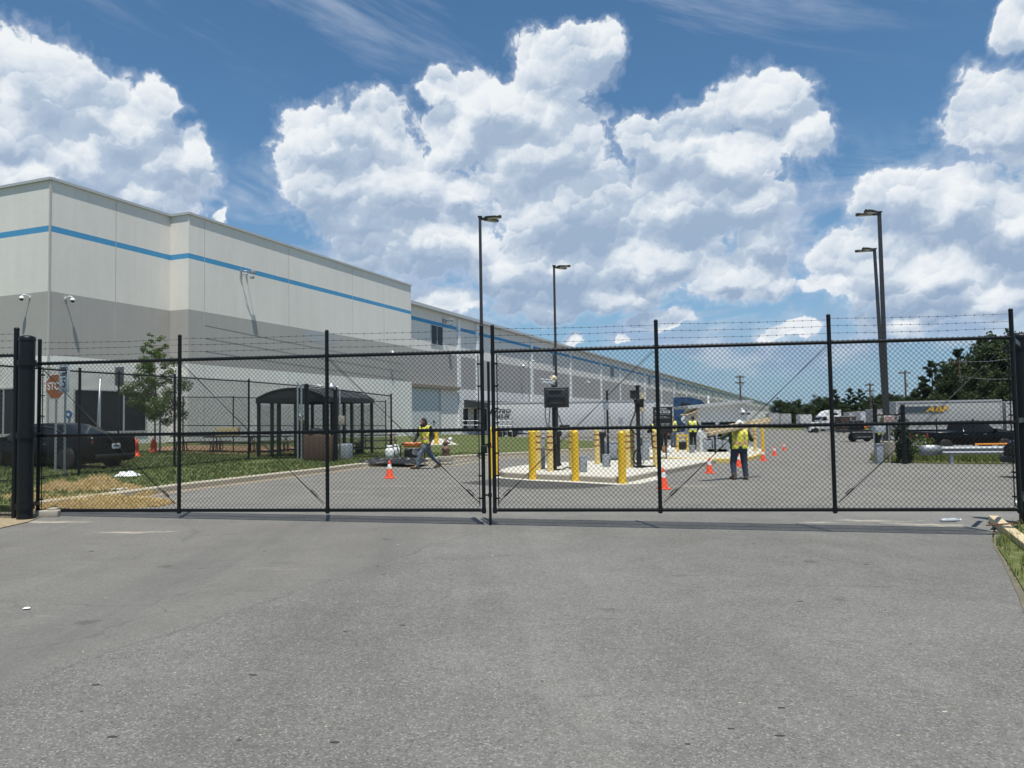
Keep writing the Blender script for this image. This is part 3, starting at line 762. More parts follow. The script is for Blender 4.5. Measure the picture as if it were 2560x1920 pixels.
o = wf.build('window', bld); gl = MB().m(WGLASS); lbox(gl, t0, t1, zb_, zt, .015); gl.build('pane', o)
# recessed entrance at the far end of the tall block
s0 = sD + .3; s1 = on_wall(1141, 1010, -LB)[0]; zt = on_wall(1080, 966, -LB)[1]
db = MB().m(DOORW)
wbox(db, s0, s0 + (s1 - s0) * .62, .3, zt - .25, -LB, .05); db.m(JOINT); wbox(db, s0 + (s1 - s0) * .62, s0 + (s1 - s0) * .66, .3, zt - .25, -LB, .06)
o = db.build('door', bld); wbox(MB().m(BLACK), s0 + (s1 - s0) * .50, s0 + (s1 - s0) * .53, 1.4, 1.6, -LB, .12).build('handle', o)
hb = MB().m(mat('door_head', (.26, .22, .17), .7, 0, .1, 3)); wbox(hb, s0 - .1, s1 + .2, zt - .24, zt + .12, -LB, .5); hb.build('door_head', bld)
# dock canopy and dark dock openings
s0 = on_wall(1160, 1005, -LB)[0]; s1 = on_wall(1300, 1008, -LB)[0]; zt = on_wall(1160, 999, -LB)[1]
cbm = MB().m(mat('canopy_metal', (.05, .055, .06), .5, .2, .2, 2)); rg = []
for s in (s0, s1):
    rg.append([W(s, zt, -LB - .01), W(s, zt - .8, -LB + 5.), W(s, zt - 1.15, -LB + 5.), W(s, zt - .95, -LB - .01)])
cbm.loft(rg, caps=True, smooth=False); cbm.build('dock_canopy', bld)
for a, b in ((1158, 1169), (1185, 1194), (1204, 1216), (1226, 1244)):
    x0, x1 = on_wall(a, 1040, -LB)[0], on_wall(b, 1040, -LB)[0]
    wbox(MB().m(WGLASS), x0, x1, .2, on_wall(1160, 1022, -LB)[1], -LB, .05).build('dock_door', bld)
# long row of dock doors further on
for k in range(24):
    s = s1 + 30 + k * 13
    wbox(MB().m(DOORW), s, s + 3., -.4, 3.0, -LB, .06).build('dock_door', bld)
# plant room on the roof far down
sa, za, _ = on_wall(1790, 971, -LB - 8); sb = on_wall(1821, 975, -LB - 8)[0]
rb = MB().m(GREYB); c = W((sa + sb) / 2, (zlong + za) / 2, -LB - 20); rb.box((c.x, c.y, c.z), (sb - sa, 24, za - zlong), rz=math.pi / 2 - AZB); rb.build('plant_room', bld)
for px_ in (1655, 1700, 1745, 1775): s_, z_, p_ = on_wall(px_, 900, -LB - 4); MB().m(COPING).box((p_.x, p_.y, zlong + .9), (.8, .8, 1.2)).build('roof_vent', bld)

# ------------------------------------------------------------------ the double gate
GX, GY_, GYAW, GZB, GW, GGAP, GMID, GH, GPT = -7.90, 12.686, -.1238, CAMZ - 1.3841, 7.496, .17, 1.234, 2.44, 2.832
GU = Vector((math.cos(GYAW), math.sin(GYAW), 0))
def gate_leaf(origin, label, mirror):
    g = thing('gate_leaf', label, 'gate', origin, GYAW, 'double chain-link gate')
    r, rr = .030, .027
    L = GW
    xs = [0, L / 3, 2 * L / 3, L]
    for i, x in enumerate(xs):
        p = MB().m(VINYL); p.cyl((x, 0, -.05), (x, 0, GPT), r, n=14); p.ball((x, 0, GPT), (r * 1.1, r * 1.1, .03), 12)
        for z in (GMID, .0, GH): p.cyl((x, 0, z - .035), (x, 0, z + .035), r * 1.18, n=14)
        p.build('upright', g)
    for z in (0, GMID, GH):
        p = MB().m(VINYL); p.cyl((0, 0, z), (L, 0, z), rr, n=14); p.build('rail', g)
    # tension bars with their bands at both ends
    for x, sg in ((0, 1), (L, -1)):
        xx = x + sg * .062
        p = MB().m(VINYL); p.box((xx, 0, GH / 2), (.014, .008, GH - .1))
        for k in range(7):
            z = .18 + k * .345
            if abs(z - GMID) < .08: z += .12
            p.box((x + sg * .035, 0, z), (.075, .072, .022)); p.cyl((x + sg * .075, -.03, z), (x + sg * .075, .03, z), .010, n=6)
        p.build('tension_bar', g)
    mb = MB().m(WIRE); zigzag(mb, L - .10, GH - .02, .0718, .0033, .01, y=-.028)
    mesh_ = mb.build('chain_link', g, fix=False); mesh_.location = (.05, 0, 0)
    # truss rods, one to a panel
    for i in range(3):
        a, b = xs[i], xs[i + 1]
        top, bot = ((a + .05, b - .05) if not mirror else (b - .05, a + .05))
        d = Vector((bot - top, 0, .05 - GH + .12)); t = Vector((top, -.036, GH - .06)); e = t + d
        n_ = d.normalized(); p = MB().m(VINYL)
        p.tube([t, t.lerp(e, .5) + Vector((0, -.012, -.004)), e], .0062, 6)
        q = e - n_ * .22; p.cyl(q - n_ * .07, q + n_ * .07, .011, n=8)
        p.tube([q + n_ * .07 + Vector((0, -.01, .02)), q + n_ * .10 + Vector((0, -.02, .05)), q + n_ * .02 + Vector((0, -.02, .055)), q - n_ * .05 + Vector((0, -.01, .02))], .006, 5)
        p.build('truss_rod', g)
    for k, z in enumerate((GH + .125, GH + .235, GH + .34)):
        for i in range(3):
            w = MB().m(WIRE); barbwire(w, (xs[i], -.03, z + .01), (xs[i + 1], -.03, z + .01 * math.sin(i + k * 2)))
            w.build('barbed_wire', g, fix=False)
    return g
g1 = gate_leaf((GX, GY_, GZB), 'black chain-link gate leaf with barbed wire, hinged on the thick post', False)
o2 = Vector((GX, GY_, GZB)) + GU * (GW + GGAP)
g2 = gate_leaf(o2, 'black chain-link gate leaf closing against the drop rod from the road verge', True)
# drop rod and fork latch
dr = MB().m(VINYL); xr = GW + .10
zg_ = gz(*(Vector((GX, GY_, 0)) + GU * xr).xy) - GZB
dr.cyl((xr, -.01, zg_ + .004), (xr, -.01, 2.28), .021, n=12)
for z in (.23, 1.0): dr.cyl((xr, -.01, z - .03), (xr, -.01, z + .03), .03, n=12)
dr.build('drop_rod', g1)
lt = MB().m(VINYL)
for z in (.23, 1.0): lt.box((GW + .05, -.01, z), (.10, .03, .025))
lt.box((GW + .02, -.045, .93), (.09, .06, .12), bev=.01); lt.build('latch', g1)
lt = MB().m(VINYL); lt.m(VINYL).cyl((-.10, -.01, .97), (.0, 0, .97), .014, n=8); lt.m(mat('red_mark', (.4, .03, .02), .5)).cyl((-.07, -.012, .97), (-.03, -.012, .97), .0155, n=8); lt.build('latch_bolt', g2)
# posts that carry the gate
def big_post(px, py, h, rad, label):
    p = G(px, py); t = thing('gate_post', label, 'post', (p.x, p.y, p.z), 0, 'posts of the gate')
    b = MB().m(VINYL); b.cyl((0, 0, -.1), (0, 0, h), rad, n=28); b.lathe([(rad * 1.06, h - .01), (rad * 1.07, h + .03), (rad * .96, h + .055), (rad * .5, h + .075), (0, h + .08)], n=28)
    b.build('post_tube', t); return t, p
gp, gpp = big_post(62, 1299, 2.86, .116, 'thick black steel gate post carrying the gate leaf beside the straw heap')
hv = Vector((GX, GY_, 0)) - Vector((gpp.x, gpp.y, 0)); hvl = hv.length; hvn = hv.normalized()
for z in (GZB + GMID * .0 + .13, GZB + GMID + .02, GZB + GH - .03):
    hb_ = MB().m(VINYL); zz = z - gpp.z
    hb_.cyl((0, 0, zz - .045), (0, 0, zz + .045), .136, n=28); e = hv - hvn * .03
    hb_.box((e.x * .75, e.y * .75, zz), (hvl * .5, .06, .07), rz=math.atan2(hv.y, hv.x)); hb_.build('hinge', gp)
gr_, grp = big_post(2572, 1312, 2.95, .125, 'thick black gate post at the verge carrying the gate leaf near the timber')
hv = Vector((GX, GY_, 0)) + GU * (2 * GW + GGAP) - Vector((grp.x, grp.y, 0))
for z in (GZB + .13, GZB + GMID + .02, GZB + GH - .03):
    hb_ = MB().m(VINYL); zz = z - grp.z; hb_.cyl((0, 0, zz - .045), (0, 0, zz + .045), .136, n=28)
    hb_.box((hv.x * .6, hv.y * .6, zz), (hv.length * .6, .06, .07), rz=math.atan2(hv.y, hv.x)); hb_.build('hinge', gr_)

def fence(name, label, pts, h, posts_r=.035, rail_r=.022, pitch=.0718, wr=.0033, barb=0, cat='fence', top_over=.12, mid=None, group=None, skip_post=(), tops=None):
    """chain-link fence along ground points: posts, rails and one woven panel to every bay"""
    base = pts[0]; t = thing(name, label, cat, base, 0, group)
    for i, p in enumerate(pts):
        if i in skip_post: continue
        q = p - base; b = MB().m(VINYL); hh = (tops[i] if tops else h) + top_over
        b.cyl((q.x, q.y, q.z - .1), (q.x, q.y, q.z + hh), posts_r, n=12); b.ball((q.x, q.y, q.z + hh), (posts_r * 1.12, posts_r * 1.12, .03), 10); b.build('post', t)
    for i_, (a, c) in enumerate(zip(pts, pts[1:])):
        ha, hc = (tops[i_], tops[i_ + 1]) if tops else (h, h)
        a, c = a - base, c - base; d = c - a; L = math.hypot(d.x, d.y); ang = math.atan2(d.y, d.x); sl = math.atan2(d.z, L)
        for z in (.06, h) + ((mid,) if mid else ()):
            b = MB().m(VINYL); b.cyl(a + Vector((0, 0, ha if z == h else z)), c + Vector((0, 0, hc if z == h else z)), rail_r if z > .1 else rail_r * .55, n=10); b.build('rail', t)
        b = MB().m(WIRE); zigzag(b, L, ha - .06, pitch, wr, .06, y=-.024)
        sh = math.tan(sl); b.v = [(x, y, z * (1 + (hc / ha - 1) * x / L) + x * sh) for x, y, z in b.v]
        o = b.build('chain_link', t, fix=False); o.location = a; o.rotation_euler = (0, 0, ang)
        for k in range(barb):
            z = h + .13 + k * .11; w = MB().m(WIRE); barbwire(w, a + Vector((0, 0, z)), c + Vector((0, 0, z))); w.build('barbed_wire', t, fix=False)
    return t
f0 = G(35, 1297)
fence('boundary_fence', 'black chain-link boundary fence with barbed wire left of the thick gate post', [Vector((f0.x - 2.9 * k, f0.y + .35 * k, gz(f0.x - 2.9 * k, f0.y + .35 * k))) for k in range(4)], 2.62, .04, .024, barb=3, top_over=.43)
fr = Vector((grp.x + .35, grp.y - .1, gz(grp.x + .35, grp.y - .1)))

# patio fence on the lawn: front run, side run and the run behind
def GL(px, Y): return Gy(px, Y, .12)
def pf(L):
    P = [G(x, yb, .12) for x, yb, yt in L]; return P, [at(x, yt, p.y).z - p.z for (x, yb, yt), p in zip(L, P)]
P_, T_ = pf([(-120, 1222, 906), (-10, 1210, 914), (197, 1189, 929), (436, 1168, 943), (622, 1150, 954), (768, 1147, 966), (842, 1146, 974), (979, 1143, 990)])
fence('patio_fence', 'black chain-link patio fence crossing the lawn in front of the shelter', P_, T_[3], .036, .022, top_over=.08, tops=T_)
P_, T_ = pf([(457, 1129, 993), (583, 1131, 993), (700, 1129, 996), (830, 1126, 1000), (965, 1122, 1004)])
fence('patio_fence', 'thinner black chain-link fence behind the picnic tables, along the warehouse wall', P_, T_[0], .03, .02, pitch=.09, wr=.004, top_over=.04, mid=1.25, tops=T_)

# ------------------------------------------------------------------ tall lot lights
def lot_light(p, h, a1, a2, label, grp='tall lot lights', base=True):
    t = thing('lot_light', label, 'light pole', p, 0, grp)
    b = MB().m(DARKSTEEL); r0, r1 = .090, .068
    ring = lambda z, r: [(math.cos(k * math.pi / 2 + .785) * r * 1.25, math.sin(k * math.pi / 2 + .785) * r * 1.25, z) for k in range(4)]
    b.loft([ring(-.05, r0), ring(h, r1)], smooth=False); b.box((0, 0, .04), (.36, .36, .05)); b.box((0, 0, h + .03), (.2, .2, .06), bev=.02); b.build('pole', t)
    for a in (a1, a2):
        M = Matrix.Rotation(a, 4, 'Z'); hd = MB().m(DARKSTEEL)
        hd.box((.16, 0, h - .06), (.24, .09, .09), bev=.015)
        pr = [(.22, .07), (.34, .17), (.72, .19), (.90, .15), (.97, .06)]
        rings = [[(x, -w, h - .075), (x, w, h - .075), (x, w * .9, h + .0), (x, w * .4, h + .03), (x, -w * .4, h + .03), (x, -w * .9, h + .0)] for x, w in pr]
        hd.loft(rings); hd.v = [tuple(M @ Vector(v)) for v in hd.v]; ho = hd.build('lamp_head', t)
        ln = MB().m(mat('led_lens', (.35, .35, .33), .3, 0, .05)); ln.box((.60, 0, h - .080), (.48, .25, .014)); ln.v = [tuple(M @ Vector(v)) for v in ln.v]; ln.build('lens', ho)
    return t
pA = GL(1207, 33.2); lot_light(pA, 10.5, R(35), R(-12), 'tall dark lot light rising behind the meeting gate leaves')
pB = Gy(1392, 44); lot_light(pB, 10.7, R(40), R(-8), 'dark lot light standing behind the back of the screen')
pD = G(2222, 1152); pD.z += .86; lot_light(pD, 9.9, R(172), R(212), 'nearer, taller dark lot light of the pair, on a round concrete base')
pE = Gy(2215, 39.8); lot_light(pE, 10.8, R(172), R(212), 'farther, lower-looking dark lot light of the pair, leaning slightly left').rotation_euler = (0, -R(1.4), 0)
bs = MB().m(mat('base_concrete', (.34, .30, .24), .9, 0, .15, 3, .3, 40)); q = G(2222, 1152); bs.cyl((0, 0, -.1), (0, 0, .80), .31, n=24); bs.lathe([(.31, .80), (.30, .85), (0, .86)], n=24)
o = bs.build('pole_base'); o.location = (q.x, q.y, q.z); tag(o, 'round worn concrete base under the nearer lot light of the pair', 'concrete base')

# ------------------------------------------------------------------ wall mounted things
def dome_camera(s_p, face, label, flip=1, sc_=1.):
    t = thing('dome_camera', label, 'camera', s_p, face, 'white dome cameras'); t.scale = (sc_,) * 3
    b = MB().m(WHITE); b.box((0, -.03, 0), (.14, .06, .18), bev=.01); b.tube([(0, -.05, 0), (.05 * flip, -.18, .12), (.12 * flip, -.33, .16), (.2 * flip, -.45, .10), (.22 * flip, -.48, .0)], .035, 8); b.build('bracket', t)
    b = MB().m(WHITE); b.lathe([(0, .04), (.10, .02), (.16, -.08), (.17, -.16), (.15, -.18)], (.22 * flip, -.48, 0), 16); o = b.build('housing', t)
    b = MB().m(GLASS); b.lathe([(.14, -.18), (.12, -.25), (.06, -.30), (0, -.315)], (.22 * flip, -.48, 0), 14); b.build('lens_dome', o)
    return t
RZW = math.pi / 2 - AZB     # local +X along the wall, -Y towards the lot
s_, z_, _ = on_wall(163, 746, -JOG); dome_camera(W(s_, z_, -JOG), RZW, 'white dome camera on the grey band right of the warehouse corner', 1, .8)
t_, z_ = lf_hit(75, 743); dome_camera(left_face(t_, z_), -AZB, 'white dome camera on the grey band left of the warehouse corner', -1, .8)
for px_, py_, lab in ((975, 880, 'white dome camera on the grey band above the patio shelter'), (1300, 913, 'white dome camera low on the grey band above the dock canopy'), (1465, 955, 'white dome camera on the grey band above the white trailer')):
    off = 0 if px_ < 1027 else -LB
    s_, z_, _ = on_wall(px_, py_, off); dome_camera(W(s_, z_, off), RZW, lab, -1, .9 if px_ < 1100 else 1.3)
def radar(p, label, sc_):
    t = thing('antenna_bracket', label, 'antenna', p, RZW, 'wall brackets under the blue band'); t.scale = (sc_,) * 3
    b = MB().m(GALV); b.box((-.25, -.04, 0), (.12, .08, .5)); b.box((.25, -.04, .05), (.1, .08, .3)); b.tube([(-.25, -.05, .1), (-.2, -.35, .12), (.2, -.5, .1)], .03, 6); b.tube([(.25, -.05, .1), (.28, -.5, .12)], .025, 6); b.tube([(-.25, -.05, -.15), (0, -.4, .05)], .02, 6); b.build('bracket', t)
    b = MB().m(GREYBOX); b.box((.28, -.55, .12), (.3, .2, .22), bev=.03); b.box((.22, -.5, -.22), (.22, .18, .16), bev=.03); b.build('unit', t)
s_, z_, _ = on_wall(608, 688); radar(W(s_, z_ + .1), 'grey bracket with sensors just under the blue band of the tall block', 1.2)
s_, z_, _ = on_wall(1110, 806, -LB); radar(W(s_, z_ + .1, -LB), 'dark bracket with sensors beside the upper window of the long range', 1.5)
for i, (a, b, lab) in enumerate((((511, 813), (1012, 911), 'topmost of three dark cables slanting across the grey band'), ((511, 845), (1012, 930), 'middle of three dark cables slanting across the grey band'), ((511, 878), (1012, 949), 'lowest of three dark cables slanting across the grey band'))):
    s0, z0, _ = on_wall(*a, .01); s1, z1, _ = on_wall(*b, .01); mb = MB().m(BLACK)
    mb.tube([W(s0 + (s1 - s0) * k / 12, z0 + (z1 - z0) * k / 12 - .06 * 4 * (k / 12) * (1 - k / 12), .004) for k in range(13)], .007, 5)
    tag(mb.build('cable'), lab, 'cable', 'cables along the wall')
# thin lamp posts on the dock
def dock_lamp(px, pyt, Y, label):
    p = Gy(px, Y); h = (at(px, pyt, Y)).z - p.z; t = thing('dock_lamp', label, 'light pole', p, 0, 'thin dock lamps')
    b = MB().m(GALV); b.cyl((0, 0, 0), (0, 0, h), .07, .05, 8); b.tube([(0, 0, h - .1), (.2, 0, h + .1), (1.4, 0, h + .15)], .05, 6); b.build('pole', t)
    b = MB().m(GREYBOX); b.box((1.5, 0, h + .13), (.7, .3, .1), bev=.03); b.build('lamp_head', t)
dock_lamp(1324, 904, 92, 'thin grey lamp post in front of the dock canopy')
dock_lamp(1550, 948, 105, 'thin grey lamp post above the end of the white trailer')
dock_lamp(1683, 972, 130, 'small grey lamp post far along the dock wall')

# ------------------------------------------------------------------ road furniture
def cone(p, label, tall=1., rz=0., group='orange traffic cones', band=True, dirty=False):
    t = thing('traffic_cone', label, 'traffic cone', p, rz, group); t.scale = (tall * .76, tall * .76, tall * .70)
    b = MB().m(CONEO if not dirty else ORANGE); b.box((0, 0, .022), (.40, .40, .04), bev=.015); b.lathe([(.155, .04), (.148, .06), (.035, .71), (.030, .725), (0, .73)], n=20); b.build('cone_body', t)
    if band:
        s = MB().m(REFL); f = lambda z: .148 + (.035 - .148) * (z - .06) / .65
        s.lathe([(f(.40) + .003, .40), (f(.58) + .003, .58)], n=20); s.build('reflective_band', t, fix=False)
    return t
cone(G(974, 1196), 'orange and white traffic cone on the road left of the drop rod', .98)
cone(G(1659, 1223), 'nearest orange traffic cone, half hidden by a gate upright', 1.0, .2)
cone(G(1774, 1183), 'orange traffic cone left of the man carrying timber', .95, .4)
cone(G(1847, 1167), 'orange traffic cone seen between the legs of the man carrying timber', .95)
cone(G(1908, 1152), 'orange traffic cone on a black foot beside the plain yellow bollard', .95, .1)
cone(G(1936, 1139), 'orange traffic cone between the plain yellow bollard and the farthest cone', .9)
cone(G(1960, 1126), 'smallest and farthest orange traffic cone on the open lot', .85)
def barrel(p, label, h):
    t = thing('channelizer_cone', label, 'traffic cone', p, 0, 'tall orange marker cones'); b = MB().m(CONEO); b.lathe([(.2, 0), (.2, .05), (.15, .07), (.13, .25), (.145, .27), (.12, .5), (.13, .52), (.09, h - .1), (.05, h), (0, h + .01)], n=18); b.build('marker_body', t)
    b = MB().m(ORANGE); b.tube([(-.05, 0, h - .01), (-.05, 0, h + .08), (.05, 0, h + .08), (.05, 0, h - .01)], .012, 6); b.build('handle', t); return t
barrel(G(338, 1141, .12), 'bright orange marker cone on the lawn just behind the parked black car', .72)
barrel(G(384, 1132, .12), 'duller orange marker cone behind the young tree', .62)

def bollard(p, label, ma=YEL, bands=False, h=1.36, r=.092, cap=True):
    t = thing('bollard', label, 'bollard', p, 0, 'yellow steel bollards')
    b = MB().m(ma); b.cyl((0, 0, -.05), (0, 0, h - .05), r, n=20); b.lathe([(r, h - .05), (r * .86, h - .015), (r * .5, h + .012), (0, h + .02)], n=20); b.build('post_sleeve', t)
    if bands:
        for z in (h * .94 - .12, h * .94 - .30, h * .94 - .50):
            s = MB().m(REDTAPE); s.lathe([(r + .004, z - .022), (r + .004, z + .022)], n=20); s.build('red_band', t, fix=False)
    return t
ib_ = .155
bollard(G(1332, 1199), 'bright yellow bollard standing on the apron at the island nose, first of three along it', YEL, False, 1.36, .102)
bollard(G(1439, 1203), 'bright yellow bollard on the apron, middle of the three in front of the island', YEL, False, 1.36, .102)
bollard(G(1556, 1209), 'bright yellow bollard on the apron at the right corner of the island', YEL, False, 1.36, .102)
bollard(G(1346, 1175, ib_), 'pale yellow bollard with red bands close behind the first apron bollard', YELPALE, True, 1.20, .088)
bollard(G(1376, 1178, ib_), 'pale yellow red-banded bollard left of the screen post', YELPALE, True, 1.20, .088)
bollard(G(1430, 1174, ib_), 'pale yellow bollard mostly hidden behind the middle apron bollard', YELPALE, True, 1.20, .088)
bollard(G(1493, 1160, ib_), 'pale yellow red-banded bollard left of the grey control cabinet', YELPALE, True, 1.20, .088)
bollard(G(1570, 1170, ib_), 'pale yellow red-banded bollard tucked behind the right corner bollard', YELPALE, True, 1.20, .088)
bollard(G(1581, 1167, ib_), 'olive yellow bollard beside the right hand camera post', OLIVE, True, 1.20, .088)
bollard(G(1640, 1167, ib_), 'pale yellow red-banded bollard by the yard rules sign', YELPALE, True, 1.20, .088)
bollard(G(1229, 1195), 'narrow yellow bollard just right of the drop rod', YEL, False, 1.42, .055)
bollard(G(1242, 1186), 'narrow yellow bollard seen past the closing gate upright', YEL, False, 1.42, .05)
bollard(G(1908, 1140), 'plain yellow bollard behind the cone, right of the man carrying timber', YEL, False, 1.30, .075)
bollard(G(1888, 1128, .18), 'pale yellow red-banded bollard on the end of the guard house island', YELPALE, True, 1.2, .085)

# back of the driver's screen on its post
def topz(py, p): return (at(1280, py, p.y)).z
p = G(1388, 1176, ib_)
t = thing('screen_post', 'black post carrying a big screen seen from behind, white camera on top', 'screen post', p)
S1 = 1 / scale(p.y)
hz = lambda py: at(1388, py, p.y).z - p.z
b = MB().m(BLACK); b.cyl((0, .1, 0), (0, .1, hz(955)), .06, n=14); b.box((0, .1, .02), (.3, .3, .03)); b.build('post', t)
b = MB().m(mat('screen_back', (.030, .033, .037), .5, 0, .2, 6)); zc = (hz(968) + hz(1019)) / 2; hh = hz(968) - hz(1019); wd = 62 * S1; ox = (1394.5 - 1388) * S1
b.box((ox, -.02, zc), (wd, .08, hh), bev=.02); b.box((ox - .02, -.08, zc + .02), (wd * .74, .06, hh * .72), bev=.02)
for k in (-.28, .04, .34): b.box((ox - .04, -.12, zc + hh * k), (wd * .5, .04, .045))
o = b.build('screen', t)
for sx_ in (-1, 1):
    for k in range(3): MB().m(BLACK).box((ox - .02 + sx_ * wd * .28, -.115, zc - hh * .22 + k * .06), (wd * .16, .012, .02)).build('vent', o)
b = MB().m(BLACK); b.box((ox - .04, .03, zc), (.16, .12, hh * 1.02)); b.build('mount', t)
b = MB().m(mat('beige_cap', (.55, .47, .34), .6, 0, .1)); b.lathe([(.06, hz(955)), (.10, hz(952)), (.12, hz(946)), (.10, hz(941)), (.04, hz(938)), (0, hz(937.5))], (0, .1, 0), 16); b.build('cap', t)
b = MB().m(WHITE); zc_ = hz(954); b.box((-.20, 0, zc_), (.34, .12, .11), bev=.03, ry=.12); b.box((-.24, 0, zc_ + .065), (.40, .15, .02), bev=.008, ry=.12); b.m(BLACK).box((-.01, .03, zc_ - .06), (.08, .1, .16)); b.build('bullet_camera', t)
b = MB().m(GREYBOX); b.box((-.02, .02, hz(958)), (.13, .12, .15), bev=.02); b.m(LAMPA).cyl((-.02, -.05, hz(958)), (-.02, -.07, hz(958)), .035, n=12); b.build('sensor', t)
for q in ([(-.26, -.02, hz(1019)), (-.27, -.02, hz(1040)), (-.22, 0, hz(1062)), (-.14, .02, hz(1078))], [(-.12, -.03, hz(1018)), (-.15, -.03, hz(1045)), (-.17, 0, hz(1072))], [(.05, -.03, hz(1018)), (.15, -.05, hz(1045)), (.28, -.02, hz(1075))]):
    MB().m(RUBBER).tube(q, .014, 6).build('cable', t)
b = MB().m(RUBBER); b.tube([(.05, 0, hz(1090)), (.0, -.08, hz(1108)), (.15, -.1, hz(1120)), (.05, -.05, hz(1132)), (.1, -.1, hz(1150)), (.18, -.12, hz(1163))], .02, 6); b.build('cable', t)
b = MB().m(RUBBER); b.tube([(.2, -.05, .03), (.32, -.15, .10), (.5, -.1, .06), (.62, .05, .03)], .018, 6); b.build('cable', t)
b = MB().m(BLACK); b.box((.30, -.02, hz(1065)), (.30, .2, .07), bev=.02); b.cyl((.2, 0, hz(1070)), (.05, .08, hz(1078)), .02, n=8); b.build('shelf', t)
# barrier arms
def barrier(pa, pb, label, housing):
    t = thing('barrier_arm', label, 'barrier', pa, 0, 'boom barriers'); d = pb - pa
    b = MB().m(GALV); b.tube([(0, 0, 0), d * .5, d], .03, 8); b.build('boom', t)
    b = MB().m(BLACK); b.box((0, 0, 0), (.26, .2, .18), bev=.02); b.box((0, 0, -.55), (.14, .14, 1.0)); b.build('pivot', t)
q = G(1505, 1158, ib_); qa = at(1505, 1086, q.y); qb = at(1634, 1085, q.y); barrier(qa, qb, 'silver boom barrier reaching behind the corner bollards', None)
q = G(1392, 1166, ib_); qa = at(1394, 1084, q.y); qb = at(1436, 1088, q.y + 1.0); barrier(qa, qb, 'short silver boom barrier behind the screen post', None)
# slim grey riser post
p = G(1357, 1172, ib_); b = MB().m(GREYBOX); h = at(1357, 1094, p.y).z - p.z; b.box((0, 0, h / 2), (.14, .14, h), bev=.02); b.box((0, 0, h + .02), (.17, .17, .05), bev=.015)
o = b.build('riser_post'); o.location = p; tag(o, 'slim grey riser post between two pale banded bollards', 'post')
# reader post with a box
p = G(1521, 1152, ib_); hz = lambda py: at(1521, py, p.y).z - p.z; S1 = 1 / scale(p.y)
t = thing('reader_post', 'slim black post with a small grey box and thin antenna cables', 'reader post', p)
b = MB().m(BLACK); b.box((0, 0, hz(978) / 2), (.075, .075, hz(978))); b.box((0, 0, hz(977)), (.13, .13, .03)); b.build('post', t)
b = MB().m(GREYBOX); b.box((-.06, -.07, hz(1014)), (.20, .14, 20 * S1), bev=.015); b.box((-.06, -.07, hz(1002.5)), (.24, .18, .03)); b.build('reader_box', t)
MB().m(RUBBER).tube([(-.10, -.05, hz(1024)), (-.10, -.05, hz(1060)), (-.09, -.05, hz(1090))], .013, 6).build('cable', t)
MB().m(RUBBER).tube([(.05, -.02, hz(1040)), (.14, -.02, hz(1058)), (.24, -.02, hz(1072))], .007, 5).build('cable', t)
def cabinet(p, w, d, h, label, rz=0., doors=1, arch=False, ma=GREYBOX):
    t = thing('control_cabinet', label, 'cabinet', p, rz, 'grey control cabinets'); b = MB().m(ma)
    b.box((0, 0, h / 2 + .03), (w, d, h), bev=.02); b.box((0, 0, .02), (w * .96, d * .96, .08)); b.box((0, 0, h + .045), (w * 1.05, d * 1.08, .035), bev=.01); b.build('case', t)
    for k in range(doors):
        x = -w / 2 + w * (k + .5) / doors; o = MB().m(ma).box((x, -d / 2 - .008, h * .52), (w / doors * .88, .02, h * .86), bev=.006).build('door', t); MB().m(BLACK).box((x + w / doors * .34, -d / 2 - .03, h * .52), (.02, .03, .12)).build('handle', o)
    return t
q = G(1529, 1149, ib_); cabinet(q, .48, .4, 40 / scale(q.y) , 'light grey control cabinet behind the barrier pivot', .2)
q = G(1516, 1167, ib_); t = cabinet(q, .23, .2, .34, 'low grey junction unit with two knockout holes', .1)
q = G(1604, 1150, ib_); cabinet(q, .58, .4, 46 / scale(q.y), 'wider grey two-door cabinet behind the camera post', -.1, 2)
q = G(1457, 1180, ib_); cabinet(q, .21, .2, .40, 'small grey pull box beside the middle apron bollard', .2)
# camera post with dark boxes and looping cable
p = G(1598, 1169, ib_); hz = lambda py: at(1598, py, p.y).z - p.z; S1 = 1 / scale(p.y)
t = thing('camera_post', 'thick black post with dark camera boxes and a looping black cable', 'camera post', p)
b = MB().m(BLACK); b.cyl((0, 0, 0), (0, 0, hz(966)), .065, n=14); b.box((0, 0, hz(965)), (.18, .18, .04)); b.box((0, 0, .03), (.34, .3, .05)); b.cyl((0, 0, 0), (0, 0, .42), .085, n=14); b.build('post', t)
b = MB().m(mat('dark_box', (.025, .028, .03), .4)); b.box((-.13, -.06, hz(987)), (.22, .24, 19 * S1), bev=.02); b.box((-.13, -.06, hz(977)), (.26, .30, .02)); b.build('camera_box', t)
b = MB().m(BLACK); b.box((.02, -.05, hz(1004)), (.26, .18, .14), bev=.02); b.box((.10, -.07, hz(1010)), (.14, .16, .22), bev=.02); b.cyl((.02, -.08, hz(1001)), (.16, -.2, hz(1000)), .04, n=10); b.build('camera_cluster', t)
MB().m(RUBBER).tube([(-.14, -.06, hz(996)), (-.08, -.08, hz(1010)), (-.10, -.1, hz(1030)), (-.22, -.12, hz(1052)), (-.30, -.12, hz(1066)), (-.18, -.1, hz(1080)), (-.05, -.1, hz(1088))], .022, 6).build('cable', t)
MB().m(RUBBER).tube([(.08, -.08, hz(1095)), (.08, -.1, hz(1110)), (-.06, -.12, hz(1122)), (-.18, -.14, hz(1134)), (-.22, -.16, hz(1148)), (-.10, -.2, .09), (.2, -.2, .05), (.5, -.15, .05)], .026, 6).build('cable', t)
q = G(1609, 1160, ib_); b = MB().m(mat('beige_sleeve', (.55, .48, .33), .6, 0, .1)); h0, h1 = at(1609, 1026, q.y).z - q.z, at(1609, 981, q.y).z - q.z
